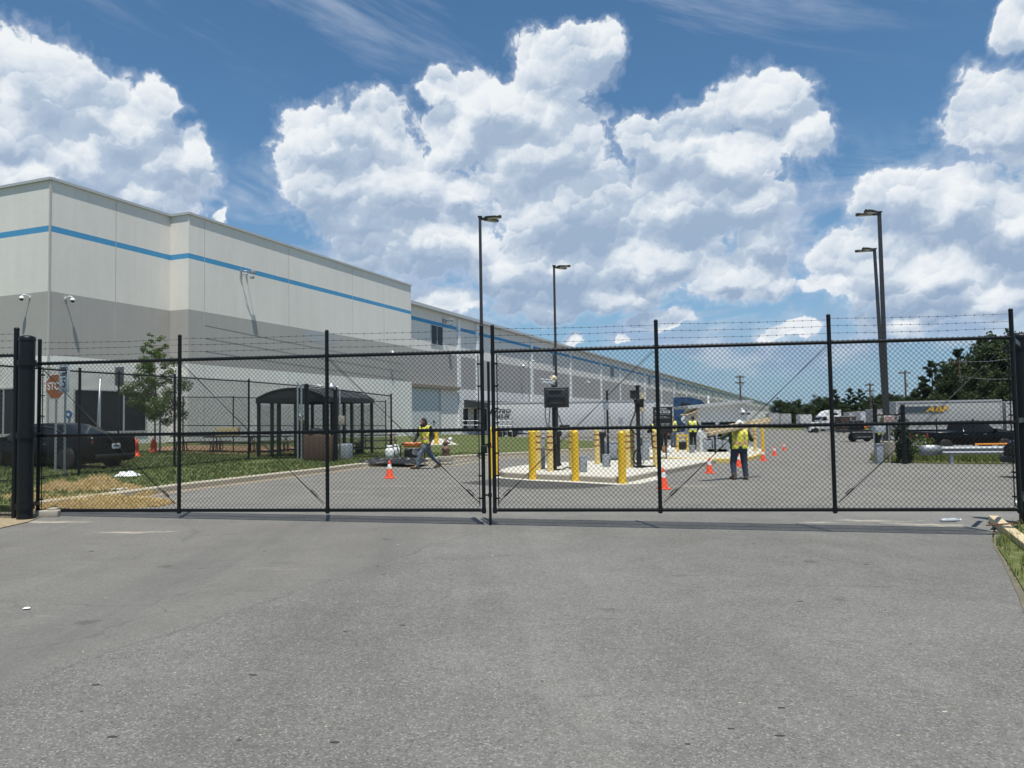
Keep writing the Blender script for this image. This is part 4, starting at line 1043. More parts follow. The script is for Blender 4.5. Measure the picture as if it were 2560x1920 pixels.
b.cyl((0, 0, h0), (0, 0, h1), .085, n=14); b.lathe([(.085, h0), (.06, h0 - .05), (.02, h0 - .08)], n=14); b.m(GALV).cyl((0, 0, 0), (0, 0, h0), .03, n=8); o = b.build('sleeved_pole'); o.location = q
tag(o, 'thin pole with a beige padded sleeve at its top, right of the camera post', 'pole')
q = G(1554, 1152, ib_); t = thing('small_sign', 'small plain grey sign plate on a thin stake above the corner bollard', 'sign', q); h = at(1554, 1044, q.y).z - q.z
MB().m(GALV).cyl((0, 0, 0), (0, 0, h), .015, n=8).build('stake', t); MB().m(GREYBOX).box((0, -.025, h - .11), (.16, .012, .24), bev=.004).build('plate', t)

# yard rules sign
q = G(1672, 1155); S1 = 1 / scale(q.y); hz = lambda py: at(1660, py, q.y).z - q.z
t = thing('yard_rules_sign', 'black yard rules board with white lettering on black legs by the island', 'sign', q, R(-4))
cx = (1660 - 1672) * S1; w = 48 * S1; z1, z0 = hz(1017), hz(1083)
for dx in (-.14, .10): MB().m(BLACK).cyl((cx + dx, .03, 0), (cx + dx, .03, z0 + .1), .024, n=10).build('leg', t)
MB().m(mat('sign_black', (.012, .012, .013), .4)).box((cx, 0, (z0 + z1) / 2), (w, .03, z1 - z0), bev=.006).build('board', t)
MB().m(REFL).box((cx + w / 2 + .008, 0, (z0 + z1) / 2), (.014, .034, z1 - z0)).build('edge_strip', t)
hh = z1 - z0
text('lettering', 'amazon', .11, WHITE, t, (cx, -.018, z1 - .07), FRONT)
sm = MB().m(WHITE); sm.tube([(cx - .12 + .24 * k / 8, -.019, z1 - .115 - .035 * math.sin(math.pi * k / 8)) for k in range(9)], .006, 4); sm.build('smile_mark', t)
text('lettering', 'YARD RULES', .112, WHITE, t, (cx, -.018, z1 - .215), FRONT, sx=.95, bold=.002)
MB().m(WHITE).box((cx, -.017, z1 - .15), (w * .86, .006, .008)).build('rule_line', t)
for k, (zz, ww) in enumerate(((.30, .8), (.40, .62), (.45, .74), (.54, .25), (.68, .78), (.73, .7), (.79, .8))):
    b = MB().m(mat('grey_print', (.5, .5, .5), .5)); r_ = random.Random(k); x = cx - w * .42
    while x < cx - w * .42 + w * ww: l = r_.uniform(.02, .06); b.box((x + l / 2, -.0165, z1 - zz), (l, .004, .014)); x += l + .012
    b.build('small_print', t)

# ------------------------------------------------------------------ guard house
Yg = 43.0; q = Gy(1800, Yg, .18); S1 = 1 / scale(Yg); hz = lambda px, py: at(px, py, Yg).z - q.z; lx = lambda px: (at(px, 1060, Yg).x - q.x)
gh = thing('guard_house', 'small white guard house with a sloping white roof and dark windows', 'guard house', q)
xa, xb = lx(1744), lx(1868); D = 3.2
HW = wallmat('booth_white', (.70, .71, .71))
za, zb = hz(1744, 1020), hz(1868, 1008)
def slope(x): return za + (zb - za) * (x - xa) / (xb - xa)
wl = MB().m(HW); wz0, wz1 = hz(1800, 1092), hz(1800, 1053)
wl.prism([(xa, 0), (xb, 0), (xb, D), (xa, D)], wz1, lambda x, y: slope(x), bot=True); wl.prism([(xa, 0), (xb, 0), (xb, D), (xa, D)], -.2, wz0, top=True)
for x0, x1 in ((1744, 1753), (1789, 1798), (1858, 1868)): wl.prism([(lx(x0), 0), (lx(x1), 0), (lx(x1), .14), (lx(x0), .14)], wz0, wz1)
wl.prism([(xb - .2, .3), (xb, .3), (xb, D), (xb - .2, D)], wz0, wz1); wl.prism([(xa, .14), (xa + .14, .14), (xa + .14, D), (xa, D)], wz0, wz1); wl.build('wall', gh)
for x0, x1 in ((1753, 1789), (1798, 1858)):
    o = MB().m(COPING).prism([(lx(x0), .03), (lx(x1), .03), (lx(x1), .10), (lx(x0), .10)], wz1 - .05, wz1 - .001).build('window', gh)
    MB().m(WGLASS).prism([(lx(x0), .05), (lx(x1), .05), (lx(x1), .08), (lx(x0), .08)], wz0 + .001, wz1 - .051).build('pane', o)
rf = MB().m(COPING); ov = .35
rf.prism([(xa - .6, -ov), (xb + .25, -ov), (xb + .25, D + ov), (xa - .6, D + ov)], lambda x, y: slope(x) + .003, lambda x, y: slope(x) + .17); rf.build('roof', gh)
MB().m(WHITE).box((lx(1779), .6, slope(lx(1779)) + .4), (.1, .1, .5)).build('roof_vent', gh)
aw = MB().m(mat('awning_tan', (.50, .38, .24), .7)); aw.prism([(lx(1712), -.5), (xa - .02, -.5), (xa - .02, D * .4), (lx(1712), D * .4)], lambda x, y: hz(1744, 1024) + (x - xa) * .38 - .05, lambda x, y: hz(1744, 1024) + (x - xa) * .38); aw.build('awning', gh)
for px_, lab in ((1857, 'white dome camera on the left of the pair at the guard house corner'), (1876, 'white dome camera on the right of the pair at the guard house corner')):
    pz = at(px_, 1026, Yg - .6); dome_camera((pz.x, Yg - .02 if px_ < 1868 else Yg + .3, pz.z), 0, lab, .3, .8)
# air units and a grey generator set in front of the guard house
for px_, w, h, ma, lab in ((1764, .8, 1.05, TRAILW, 'pale grey machine hood nearest the guard house doorpost'), (1786, .95, 1.15, TRAILW, 'larger pale grey rounded machine hood before the guard house'), (1812, 1.0, 1.05, TRAILW, 'white machine hood behind the man carrying timber')):
    p = Gy(px_, 37.5, .18); t = thing('machine_hood', lab, 'machine', p, 0, 'pale machines by the guard house'); b = MB().m(ma)
    pr = [(-w / 2, 0), (w / 2, 0), (w / 2, h * .72), (w * .38, h * .92), (w * .2, h), (-w * .2, h), (-w * .38, h * .92), (-w / 2, h * .72)]
    b.side(pr, -.35, .35); b.build('hood', t); MB().m(GREYBOX).box((0, -.37, h * .33), (w * .6, .05, h * .4), bev=.02).build('panel', t); MB().m(GALV).box((0, -.37, h * .62), (w * .7, .06, .05)).build('trim', t)
p = Gy(1776, 37, .18); t = thing('speaker_post', 'slim black post with a small dark head before the pale machines', 'post', Gy(1786, 36.4, .18)); MB().m(BLACK).cyl((0, 0, 0), (0, 0, 1.05), .045, n=10).build('post', t); MB().m(BLACK).box((0, 0, 1.08), (.12, .12, .12), bev=.02).build('head', t)
# yellow frame rack and bits
p = Gy(1705, 37, .18); t = thing('steel_rack', 'yellow steel frame rack standing on the guard house island', 'rack', p)
b = MB().m(YEL)
for x in (-.24, .24): b.box((x, 0, .42), (.08, .08, .84))
b.box((0, 0, .80), (.5, .07, .07)); b.build('frame', t); MB().m(YELPALE).box((0, .02, .60), (.42, .05, .05)).build('crossbar', t); MB().m(BLACK).box((0, .08, .3), (.34, .2, .4), bev=.03).build('drum', t)
# small tools and buckets on the island
p = Gy(1728, 36, .18); b = MB().m(GREYBOX); b.lathe([(.13, 0), (.16, .34), (.165, .36), (.14, .36), (.12, .03), (0, .03)], n=16); o = b.build('bucket'); o.location = p; tag(o, 'grey bucket on the guard house island beside the yellow rack', 'bucket')
p = Gy(1662, 36, .18); b = MB().m(mat('rust_bucket', (.25, .12, .05), .7)); b.lathe([(.14, 0), (.17, .3), (.15, .3), (.12, .03), (0, .03)], n=16); o = b.build('bucket'); o.location = p; tag(o, 'rusty brown bucket at the foot of the yard rules sign', 'bucket')
p = Gy(1672, 35.5, .18); b = MB().m(WHITE); b.lathe([(0, 0), (.09, 0), (.12, .06), (.12, .2), (.06, .28), (.05, .34), (0, .34)], n=16); o = b.build('gas_bottle'); o.location = p; tag(o, 'small white gas bottle behind the yard rules sign leg', 'gas bottle')

# ------------------------------------------------------------------ people
def bake(mb, name, parent, voxel=.012, smooth=4, keep=None):
    """grow one continuous skin over the limbs"""
    o = mb.build(name, parent); r = o.modifiers.new('skin', 'REMESH'); r.mode = 'VOXEL'; r.voxel_size = voxel; r.use_smooth_shade = True
    if smooth: q = o.modifiers.new('soft', 'SMOOTH'); q.iterations = smooth; q.factor = .5
    bpy.context.view_layer.update(); dg = bpy.context.evaluated_depsgraph_get()
    me = bpy.data.meshes.new_from_object(o.evaluated_get(dg)); o.modifiers.clear(); old = o.data; ma = list(old.materials); o.data = me; bpy.data.meshes.remove(old)
    me.materials.clear()
    for k in ma: me.materials.append(k)
    me.polygons.foreach_set('material_index', [0] * len(me.polygons)); me.polygons.foreach_set('use_smooth', [True] * len(me.polygons))
    if keep:
        bm = bmesh.new(); bm.from_mesh(me); bmesh.ops.delete(bm, geom=[f for f in bm.faces if not keep(f.calc_center_median())], context='FACES')
        loose = [v for v in bm.verts if not v.link_faces]; bmesh.ops.delete(bm, geom=loose, context='VERTS'); bm.to_mesh(me); bm.free()
    me.update(); return o
def V3(*a): return Vector(a)
BASEJ = dict(pelvis=V3(0, 0, .96), chest=V3(0, 0, 1.36), neck=V3(0, 0, 1.50), head=V3(0, -.02, 1.64),
             shL=V3(.19, 0, 1.43), elL=V3(.25, .03, 1.14), wrL=V3(.26, -.03, .89), shR=V3(-.19, 0, 1.43), elR=V3(-.25, .03, 1.14), wrR=V3(-.26, -.03, .89),
             hiL=V3(.095, 0, .93), knL=V3(.11, -.02, .50), anL=V3(.11, .02, .09), hiR=V3(-.095, 0, .93), knR=V3(-.11, -.02, .50), anR=V3(-.11, .02, .09),
             toL=V3(.13, -.16, .04), toR=V3(-.13, -.16, .04))
def limbs(mb, J, g, arms=1., legs=True, torso=True):
    if torso:
        for s_ in 'LR':
            h, sh = J['hi' + s_], J['sh' + s_]
            mb.capsule(h + V3(0, 0, .03), h.lerp(sh, .5) * 1. + (J['pelvis'].lerp(J['chest'], .5) - h.lerp(sh, .5)) * .25, .115 + g, .105 + g)
            mb.capsule(h.lerp(sh, .45), sh + (J['chest'] - sh) * .45 - V3(0, 0, .03), .105 + g, .115 + g)
            mb.capsule(J['chest'] + V3(0, 0, .04), sh, .09 + g, .068 + g)
        mb.capsule(J['pelvis'], J['chest'], .115 + g, .125 + g)
    for s_ in 'LR':
        if arms > 0:
            sh, el, wr = J['sh' + s_], J['el' + s_], J['wr' + s_]
            mb.capsule(sh, el, .058 + g, .044 + g)
            if arms >= 1: mb.capsule(el, wr, .044 + g, .030 + g)
        if legs:
            mb.capsule(J['hi' + s_], J['kn' + s_], .092 + g, .062 + g); mb.capsule(J['kn' + s_], J['an' + s_], .062 + g, .043 + g)
def hand(mb, J, s_, curl=.6):
    el, wr = J['el' + s_], J['wr' + s_]; d = (wr - el).normalized(); side = d.cross(V3(0, 0, 1)); side = side.normalized() if side.length > .1 else V3(0, 1, 0)
    nrm = side.cross(d).normalized(); p0 = wr + d * .02; p1 = wr + d * .085
    for k in (-.5, .5): mb.capsule(p0 + side * .022 * k * 2, p1 + side * .030 * k * 2, .018, .016, 8)
    for k, (o_, l) in enumerate(((-.033, .062), (-.011, .074), (.011, .070), (.033, .055))):
        a = p1 + side * o_; b = a + (d * (1 - curl * .3) + nrm * curl * .5) * l * .55; c = b + (d * (1 - curl) + nrm * curl) * l * .5
        mb.capsule(a, b, .0098, .0092, 8); mb.capsule(b, c, .0092, .0078, 8)
    a = p0 + side * -.03 + d * .02; b = a + (side * -.6 + d * .7 + nrm * .3) * .045; mb.capsule(a, b, .0115, .010, 8); mb.capsule(b, b + (d * .8 + nrm * .5) * .032, .010, .0085, 8)
def person(label, loc, rz, J, skin, top, legs_m, vest=True, hair='cap', hat=None, short=True, voxel=.009, group='site workers', tape=VESTT, sc=1., beard=False, back_patch=False):
    JJ = dict(BASEJ); JJ.update(J); J = JJ
    t = thing('person', label, 'person', loc, rz, group); t.scale = (sc,) * 3
    b = MB().m(skin); limbs(b, J, 0.); b.capsule(J['chest'], J['neck'] + V3(0, 0, .03), .07, .055); b.capsule(J['neck'], J['head'], .055, .055)
    h = J['head']; b.ball(h + V3(0, .005, .035), (.076, .094, .10), 16); b.ball(h + V3(0, -.03, -.045), (.055, .062, .062), 12); b.ball(h + V3(0, -.098, -.005), (.014, .02, .022), 8); b.ball(h + V3(0, -.085, -.055), (.026, .016, .012), 8)
    for x in (-.078, .078): b.ball(h + V3(x, .01, .0), (.013, .024, .034), 8)
    for s_ in 'LR': hand(b, J, s_); b.capsule(J['an' + s_], J['to' + s_], .045, .036)
    bake(b, 'person_body', t, voxel, 2)
    e = MB().m(BLACK)
    for x in (-.030, .030): e.ball(h + V3(x, -.088, .022), (.011, .008, .007), 8)
    e.build('eyes', t)
    b = MB().m(top); limbs(b, J, .014, .62 if short else 1., False)
    if short: pass
    bake(b, 'shirt', t, .014, 4, (lambda c: True))
    b = MB().m(legs_m); limbs(b, J, .020, 0, True, False); b.capsule(J['hiL'] + V3(0, 0, .06), J['hiR'] + V3(0, 0, .06), .13, .13); b.capsule(J['pelvis'] + V3(0, .02, -.02), J['pelvis'] + V3(0, .02, .07), .135, .13)
    for s_ in 'LR': b.capsule(J['kn' + s_].lerp(J['an' + s_], .4), J['an' + s_] + V3(0, 0, .02), .07, .068)
    bake(b, 'trousers', t, .014, 3)
    for s_ in 'LR':
        b = MB().m(BOOT); a, to = J['an' + s_], J['to' + s_]; d = (to - a); dz = V3(d.x, d.y, 0).normalized()
        b.capsule(a + V3(0, 0, .08), a + V3(0, 0, -.01), .062, .062); b.capsule(a - dz * .05 + V3(0, 0, -.035), to + V3(0, 0, .012), .052, .048); b.box(tuple((a + to) / 2 + V3(0, 0, -.055)), (.09, .28, .025), rz=math.atan2(dz.x, -dz.y) if False else math.atan2(-dz.x, dz.y), bev=.01)
        bake(b, 'boot', t, .012, 1)
    if vest:
        zc, zp = J['chest'], J['pelvis']
        b = MB().m(VEST); limbs(b, J, .034, 0, False)
        up = (zc - zp).normalized(); f = lambda c: (c - zp).dot(up); H = (zc - zp).length
        sd = (J['shL'] - J['shR']).normalized(); lat = lambda c: (c - zp).dot(sd)
        bake(b, 'vest', t, .014, 3, lambda c: f(c) > -.03 and abs(lat(c)) < .205 and not (f(c) > H + .135 and abs(lat(c)) < .06) and f(c) < H + .17)
        b = MB().m(tape); limbs(b, J, .039, 0, False)
        bake(b, 'vest_tape', t, .014, 3, lambda c: -.03 < f(c) < H + .165 and abs(lat(c)) < .2 and (abs(f(c) - .13) < .034 or (abs(abs(lat(c)) - .105) < .026 and f(c) > .15)))
    if hair:
        b = MB().m(HAIR); b.ball(h + V3(0, .016, .052), (.086, .098, .098), 16)
        if hair == 'long':
            b.capsule(h + V3(0, .06, .02), h + V3(0, .07, -.16), .075, .06); b.capsule(h + V3(.05, .03, 0), h + V3(.07, .02, -.17), .045, .04); b.capsule(h + V3(-.05, .03, 0), h + V3(-.07, .02, -.17), .045, .04)
        if beard: b.ball(h + V3(0, -.06, -.10), (.055, .045, .075), 12)
        bake(b, 'hair', t, .012, 2, lambda c: not (c.y < h.y - .045 and h.z - .03 < c.z < h.z + .075))
    if hat:
        b = MB().m(hat); b.lathe([(.128, .062), (.105, .066), (.098, .10), (.075, .148), (.035, .17), (0, .174)], tuple(h), 20); b.ball(h + V3(0, -.10, .066), (.075, .075, .010), 14); b.tube([h + V3(0, -.09, .10), h + V3(0, 0, .178), h + V3(0, .09, .10)], .012, 6); b.build('hard_hat', t)
    return t
# man carrying timber, seen from behind
q = G(1850, 1199)
carrier = person('man in lime vest and blue jeans, back turned, carrying timber on his shoulder', q, R(180),
    dict(shL=V3(.20, -.01, 1.42), elL=V3(.40, -.14, 1.25), wrL=V3(.26, -.10, 1.47), shR=V3(-.20, -.01, 1.42), elR=V3(-.37, -.12, 1.18), wrR=V3(-.33, -.14, 1.43), head=V3(-.05, -.06, 1.62), neck=V3(-.01, -.02, 1.50),
         hiL=V3(.10, 0, .93), knL=V3(.15, -.05, .50), anL=V3(.16, .06, .09), toL=V3(.19, -.12, .045), hiR=V3(-.10, 0, .93), knR=V3(-.13, -.02, .50), anR=V3(-.15, .02, .09), toR=V3(-.19, -.16, .045)),
    SKIN2, GREENCLOTH, JEAN, True, 'cap', WHITE, True, .009)
carrier.scale = (1.10, 1.06, .93)
def beam(pa, pb, label, w=.09):
    d = pb - pa; L = d.length; t = MB().m(TIMBER); q = d.to_track_quat('X', 'Z')
    t.box((0, 0, 0), (L, w, w), bev=.006); o = t.build('timber_beam'); o.location = (pa + pb) / 2; o.rotation_mode = 'QUATERNION'; o.rotation_quaternion = q
    return tag(o, label, 'timber beam', 'timber on the carrier')
Yc = q.y
beam(at(1762, 1076, Yc - .9), at(1924, 1048, Yc + 1.0), 'upper tan timber beam on the shoulder of the man in jeans', .10)
beam(at(1770, 1086, Yc - 1.0), at(1922, 1055, Yc + .85), 'lower tan timber beam on the shoulder of the man in jeans', .10)
# worker walking by the kerb
q = G(1068, 1172)
person('bearded worker in lime vest and grey jeans striding left along the kerb', q, R(-72),
    dict(pelvis=V3(0, 0, .90), chest=V3(0, -.06, 1.30), neck=V3(0, -.08, 1.44), head=V3(0.02, -.12, 1.57), shL=V3(.15, .06, 1.37), elL=V3(.22, .18, 1.10), wrL=V3(.30, .04, .93), shR=V3(-.14, -.18, 1.37), elR=V3(-.17, -.30, 1.11), wrR=V3(-.06, -.42, .92),
         hiL=V3(.095, 0, .87), knL=V3(.10, -.26, .50), anL=V3(.10, -.36, .10), toL=V3(.11, -.55, .055), hiR=V3(-.095, 0, .87), knR=V3(-.10, .12, .47), anR=V3(-.10, .42, .17), toR=V3(-.11, .30, .03)),
    SKIN2, DARKCLOTH, JEANL, True, 'long', None, False, .009, beard=True)
# worker by the shelter
p = GL(752, 34.5)
person('worker in lime vest and white cap standing behind the grey pipe frame at the shelter', p, R(75), dict(elR=V3(-.26, -.08, 1.16), wrR=V3(-.12, -.24, 1.30)), SKIN2, mat('peach_shirt', (.45, .24, .15), .9), DARKCLOTH, True, 'cap', WHITE, True, .012)
for px, Y, rz, lab, top, sk in ((1636, 41, R(200), 'worker in lime vest half hidden by the gate upright beside the rules board', DARKCLOTH, SKIN), (1732, 40, R(160), 'worker in yellow lime vest stooping near the blue truck cab', DARKCLOTH, SKIN), (1682, 44, R(30), 'worker in pale vest behind the legs of the yard rules board', DARKCLOTH, SKIN)):
    p = Gy(px, Y, .18 if px > 1640 else 0)
    person(lab, p, rz, dict(elR=V3(-.28, -.12, 1.15), wrR=V3(-.20, -.32, 1.05), elL=V3(.28, -.12, 1.15), wrL=V3(.20, -.32, 1.02), head=V3(0, -.05, 1.62)), sk, top, DARKCLOTH if px != 1682 else JEANL, True, 'cap', None, False, .014, tape=SILVERT)
p = Gy(1658, 38, .18)
person('worker in an orange top and black trousers under the yard rules board', p, R(20), dict(elR=V3(-.28, -.12, 1.15), wrR=V3(-.16, -.3, 1.05)), SKIN, mat('orange_top', (.80, .10, .03), .7), DARKCLOTH, False, 'cap', None, False, .014)
# yellow vest standing by the power box on the right
p = Gy(2201, 47)
person('worker in a bright yellow vest beyond the power box on the right', p, R(170), {}, SKIN, VEST, DARKCLOTH, True, 'cap', None, False, .016)

# ------------------------------------------------------------------ vehicles
def shell(st, body, glass, t, bodyname='body'):
    """car shell from stations (x, half width, sill z, belt z, roof z, roof half width, side glazed, top glazed)"""
    B, Gm = MB().m(body), MB().m(glass); rings = []
    for (x, w, zs, zb, zr, wr, sg, tg) in st:
        half = [(w * .80, zs), (w * .97, zs + .06), (w, zs + (zb - zs) * .5), (w * .985, zb - .05), (w * .95, zb), (wr + .02, zr - .07) if zr > zb + .12 else (w * .90, zb + .5 * (zr - zb)), (wr * .9, zr - .015), (wr * .45, zr)]
        rings.append([(x, y, z) for y, z in half] + [(x, -y, z) for y, z in half[::-1]])
    n = 16
    for i in range(len(rings) - 1):
        for k in range(n):
            k2 = (k + 1) % n; quad = [rings[i][k], rings[i][k2], rings[i + 1][k2], rings[i + 1][k]]
            side = k in (4, 10); top = k in (5, 6, 7, 8, 9)
            g_ = (side and st[i][6] and st[i + 1][6]) or (top and st[i][7])
            (Gm if g_ else B).add(quad, [(0, 1, 2, 3)], True)
    B.add(rings[0], [list(range(n))[::-1]], False); B.add(rings[-1], [list(range(n))], False)
    def weld(mb, nm):
        o = mb.build(nm, t, fix=False); bm = bmesh.new(); bm.from_mesh(o.data); bmesh.ops.remove_doubles(bm, verts=bm.verts[:], dist=.0005); bmesh.ops.recalc_face_normals(bm, faces=bm.faces[:]); bm.to_mesh(o.data); bm.free(); return o
    b = weld(B, bodyname); g = weld(Gm, 'windows'); return b, g
def wheel(t, x, y, r, w, sgn):
    o = MB().m(RUBBER); o.lathe([(r * .66, -w / 2), (r * .93, -w / 2), (r, -w * .3), (r, w * .3), (r * .93, w / 2), (r * .66, w / 2)], (x, y, r), 28, 'Y'); o = o.build('wheel', t)
    m_ = MB().m(GALV); yy = y + sgn * w * .42; m_.lathe([(r * .60, 0), (r * .66, .01), (r * .66, -.02)], (x, yy, r), 24, 'Y')
    for k in range(5):
        a = k * 2 * math.pi / 5 + .3; m_.box((x + math.cos(a) * r * .34, yy, r + math.sin(a) * r * .34), (r * .62, .02, r * .13), ry=-a)
    m_.cyl((x, yy - .015, r), (x, yy + .015, r), r * .13, n=12); m_.build('rim', o)
    d_ = MB().m(BLACK); d_.cyl((x, y - w * .3, r), (x, y + w * .3, r), r * .655, n=20); d_.build('hub', o)
def arch(t, x, y, r, sgn, w=.05):
    b = MB().m(BLACK); pts = [(x + math.cos(a) * r, y, math.sin(a) * r * 1.0 + .33) for a in np.linspace(.0, math.pi, 13)]
    b.tube(pts, .022, 6); b.build('wheel_arch', t)
# black saloon parked on the left; local +X is its nose
t = thing('parked_car', 'black four-door saloon parked on the lawn edge behind the gate, tail to the right', 'car', (0, 0, 0))
st = [(-2.38, .78, .34, .90, .93, .66, 0, 0), (-2.30, .86, .26, 1.00, 1.03, .74, 0, 0), (-1.75, .91, .20, 1.00, 1.06, .76, 0, 0), (-1.62, .915, .19, .98, 1.08, .74, 0, 1), (-.80, .92, .18, .95, 1.40, .58, 1, 0), (-.2, .925, .18, .93, 1.455, .60, 1, 0), (.35, .925, .18, .92, 1.44, .60, 1, 1), (1.22, .92, .18, .93, 1.03, .74, 1, 0), (1.45, .915, .18, .92, .99, .74, 0, 0), (2.1, .88, .2, .80, .85, .68, 0, 0), (2.42, .74, .3, .62, .68, .55, 0, 0)]
shell(st, CARBLACK, GLASS, t)
for x in (-1.42, 1.45):
    for s_ in (-1, 1): wheel(t, x, s_ * .83, .34, .22, s_); arch(t, x, s_ * .915, .37, s_)
for s_ in (-1, 1):
    MB().m(LAMPR).box((-2.30, s_ * .62, .83), (.10, .42, .11), bev=.03).build('tail_lamp', t)
    b = MB().m(CARBLACK); b.box((.95, s_ * 1.0, .98), (.14, .2, .12), bev=.04); b.build('door_mirror', t)
    b = MB().m(BLACK)
    for x in (-.78, .22, 1.15): b.box((x, s_ * .926, .62), (.012, .01, .58))
    b.build('door_seam', t)
    for x in (-.6, .45): MB().m(CHROME).box((x, s_ * .935, .80), (.16, .03, .025), bev=.01).build('door_handle', t)
    b = MB().m(CHROME); b.tube([(-1.45, s_ * .875, 1.01), (-.80, s_ * .70, 1.30), (-.2, s_ * .66, 1.36), (.35, s_ * .67, 1.34), (1.15, s_ * .86, 1.01)], .010, 5); b.build('window_trim', t)
o = MB().m(WHITE).box((-2.40, 0, .72), (.012, .31, .16)).build('licence_plate', t); MB().m(mat('plate_blue', (.10, .16, .3), .4)).box((-2.408, 0, .72), (.006, .24, .05)).build('plate_figures', o)
MB().m(BLACK).box((-2.36, 0, .42), (.16, 1.5, .12), bev=.04).build('bumper_insert', t)
MB().m(CARBLACK).box((-2.22, 0, 1.045), (.16, 1.3, .02), bev=.008).build('spoiler_lip', t)
c_ = G(226, 1186, .0); across = Vector((.30, .954, 0)).normalized(); head = Vector((-across.y, across.x, 0))
pos = Vector((c_.x, c_.y, 0)) + across * .92 + head * 2.38
t.location = (pos.x, pos.y, gz(pos.x, pos.y) + .05); t.rotation_euler = (0, 0, math.atan2(head.y, head.x))
# pickup behind the guard rail; nose to the right
def pickup(label, col, loc, rz, trim=None):
    trim = trim or CHROME
    t = thing('pickup_truck', label, 'pickup truck', loc, rz); 
    st = [(-2.95, .90, .55, 1.20, 1.24, .80, 0, 0), (-2.9, .96, .5, 1.24, 1.26, .84, 0, 0), (-.75, .97, .42, 1.24, 1.26, .84, 0, 0), (-.70, .97, .42, 1.24, 1.34, .78, 0, 1), (-.60, .97, .42, 1.22, 1.88, .66, 1, 0), (.2, .97, .42, 1.22, 1.93, .68, 1, 0), (.75, .97, .42, 1.22, 1.90, .67, 1, 1), (1.45, .97, .42, 1.22, 1.30, .80, 1, 0), (1.6, .97, .42, 1.20, 1.27, .84, 0, 0), (2.7, .95, .45, 1.12, 1.17, .82, 0, 0), (2.92, .90, .5, .98, 1.05, .76, 0, 0)]
    shell(st, col, GLASS, t)
    for x in (-1.85, 1.85):
        for s_ in (-1, 1): wheel(t, x, s_ * .86, .40, .27, s_); arch(t, x, s_ * .965, .46, s_)
    for s_ in (-1, 1):
        MB().m(LAMPR).box((-2.90, s_ * .86, 1.0), (.14, .14, .34), bev=.03).build('tail_lamp', t)
        MB().m(LAMPA).box((2.80, s_ * .74, .92), (.2, .34, .18), bev=.04).build('headlight', t)
        MB().m(col).box((1.2, s_ * 1.08, 1.32), (.16, .24, .2), bev=.05).build('door_mirror', t)
        for x in (-.25, .95): MB().m(CHROME).box((x - .35, s_ * .985, 1.08), (.2, .03, .03), bev=.01).build('door_handle', t)
        b = MB().m(BLACK); b.box((.28, s_ * .978, .84), (.015, .01, .68)); b.build('door_seam', t)
    MB().m(trim).box((-3.02, 0, .60), (.16, 1.7, .16), bev=.04).build('rear_bumper', t); MB().m(trim).box((2.98, 0, .60), (.18, 1.8, .2), bev=.05).build('front_bumper', t)
    MB().m(BLACK).box((2.93, 0, .90), (.08, 1.0, .3), bev=.03).build('grille', t)
    return t
p = Gy(2412, 47.5, -.10); pk = pickup('black crew-cab pickup truck parked side-on behind the guard rail', CARBLACK, p, R(2))
p = G(2516, 1203); pk2 = pickup('dark navy pickup whose nose enters the frame at the right edge', NAVY, trim=NAVY, loc=(p.x + 4.05, p.y + 1.20, gz(p.x + 4.0, p.y + 1.2)), rz=R(188))
# lorries and trailers
def trailer(label, loc, rz, L, col, h=2.75, floor=1.15, lettering=None, stripe=None, wheels=True, group='box trailers'):
    """box trailer along local X from 0 to L, the long side facing -Y"""
    t = thing('box_trailer', label, 'trailer', loc, rz, group); w = 2.6
    b = MB().m(col); b.box((L / 2, w / 2, floor + h / 2), (L, w, h), bev=.03); o = b.build('box_body', t)
    b = MB().m(COPING)
    for z in (floor + .06, floor + h - .06):
        b = MB().m(COPING); b.box((L / 2, -.012, z), (L - .02, .05, .13)); b.build('rail', o)
    n = int(L / 1.2)
    for k in range(1, n): MB().m(col).box((L * k / n, -.004, floor + h / 2), (.035, .018, h - .28)).build('rib', o)
    for x in (.03, L - .03): MB().m(COPING).box((x, -.01, floor + h / 2), (.08, .06, h)).build('corner_post', o)
    b = MB().m(DARKSTEEL); b.box((L / 2, w / 2, floor - .12), (L * .96, .9, .22)); b.build('chassis', t)
    if wheels:
        for x in (1.2, 2.45):
            for y in (.28, w - .28): wheel(t, x, y, .5, .5, -1 if y < 1 else 1)
        b = MB().m(GALV)
        for y in (.35, w - .35): b.box((L - 2.9, y, .56), (.14, .14, 1.1)); b.box((L - 2.9, y, .04), (.34, .3, .06))
        b.box((L - 2.9, w / 2, .8), (.1, w - .8, .1)); b.build('landing_gear', t)
        MB().m(DARKSTEEL).box((.12, w / 2, .55), (.12, 2.3, .12)).build('rear_guard', t)
    if stripe:
        s = MB().m(stripe[4]); x0, x1, z0, z1 = stripe[:4]; s.add([(x0, -.045, z0), (x1 - .35, -.045, z0), (x1, -.045, z1), (x0, -.045, z1)], [(0, 1, 2, 3)], False); s.build('stripe', o, fix=False)
    if lettering:
        for (body, size, x, z, ma, sh, sx) in lettering: text('lettering', body, size, ma, o, (x, -.055, z), FRONT, .004, shear=sh, sx=sx, bold=.012)
    return t
BLKT = mat('black_lettering', (.02, .02, .022), .5)
Ym = 77.0
p0 = Gy(1222, Ym); p1 = Gy(1592, Ym + 1.0); L = (p1 - p0).length; zf = at(1400, 1078, Ym).z - p0.z; zt = at(1400, 1011.5, Ym).z - p0.z
trailer('long white box trailer lettered in black at its left end, across the lot', p0, math.atan2(p1.y - p0.y, p1.x - p0.x), L, TRAILW, zt - zf, max(.9, zf), [('METRO', .58, 1.15, zf + (zt - zf) * .78, BLKT, .25, 1.1), ('TRAILER', .50, 1.15, zf + (zt - zf) * .58, BLKT, .25, 1.0)])
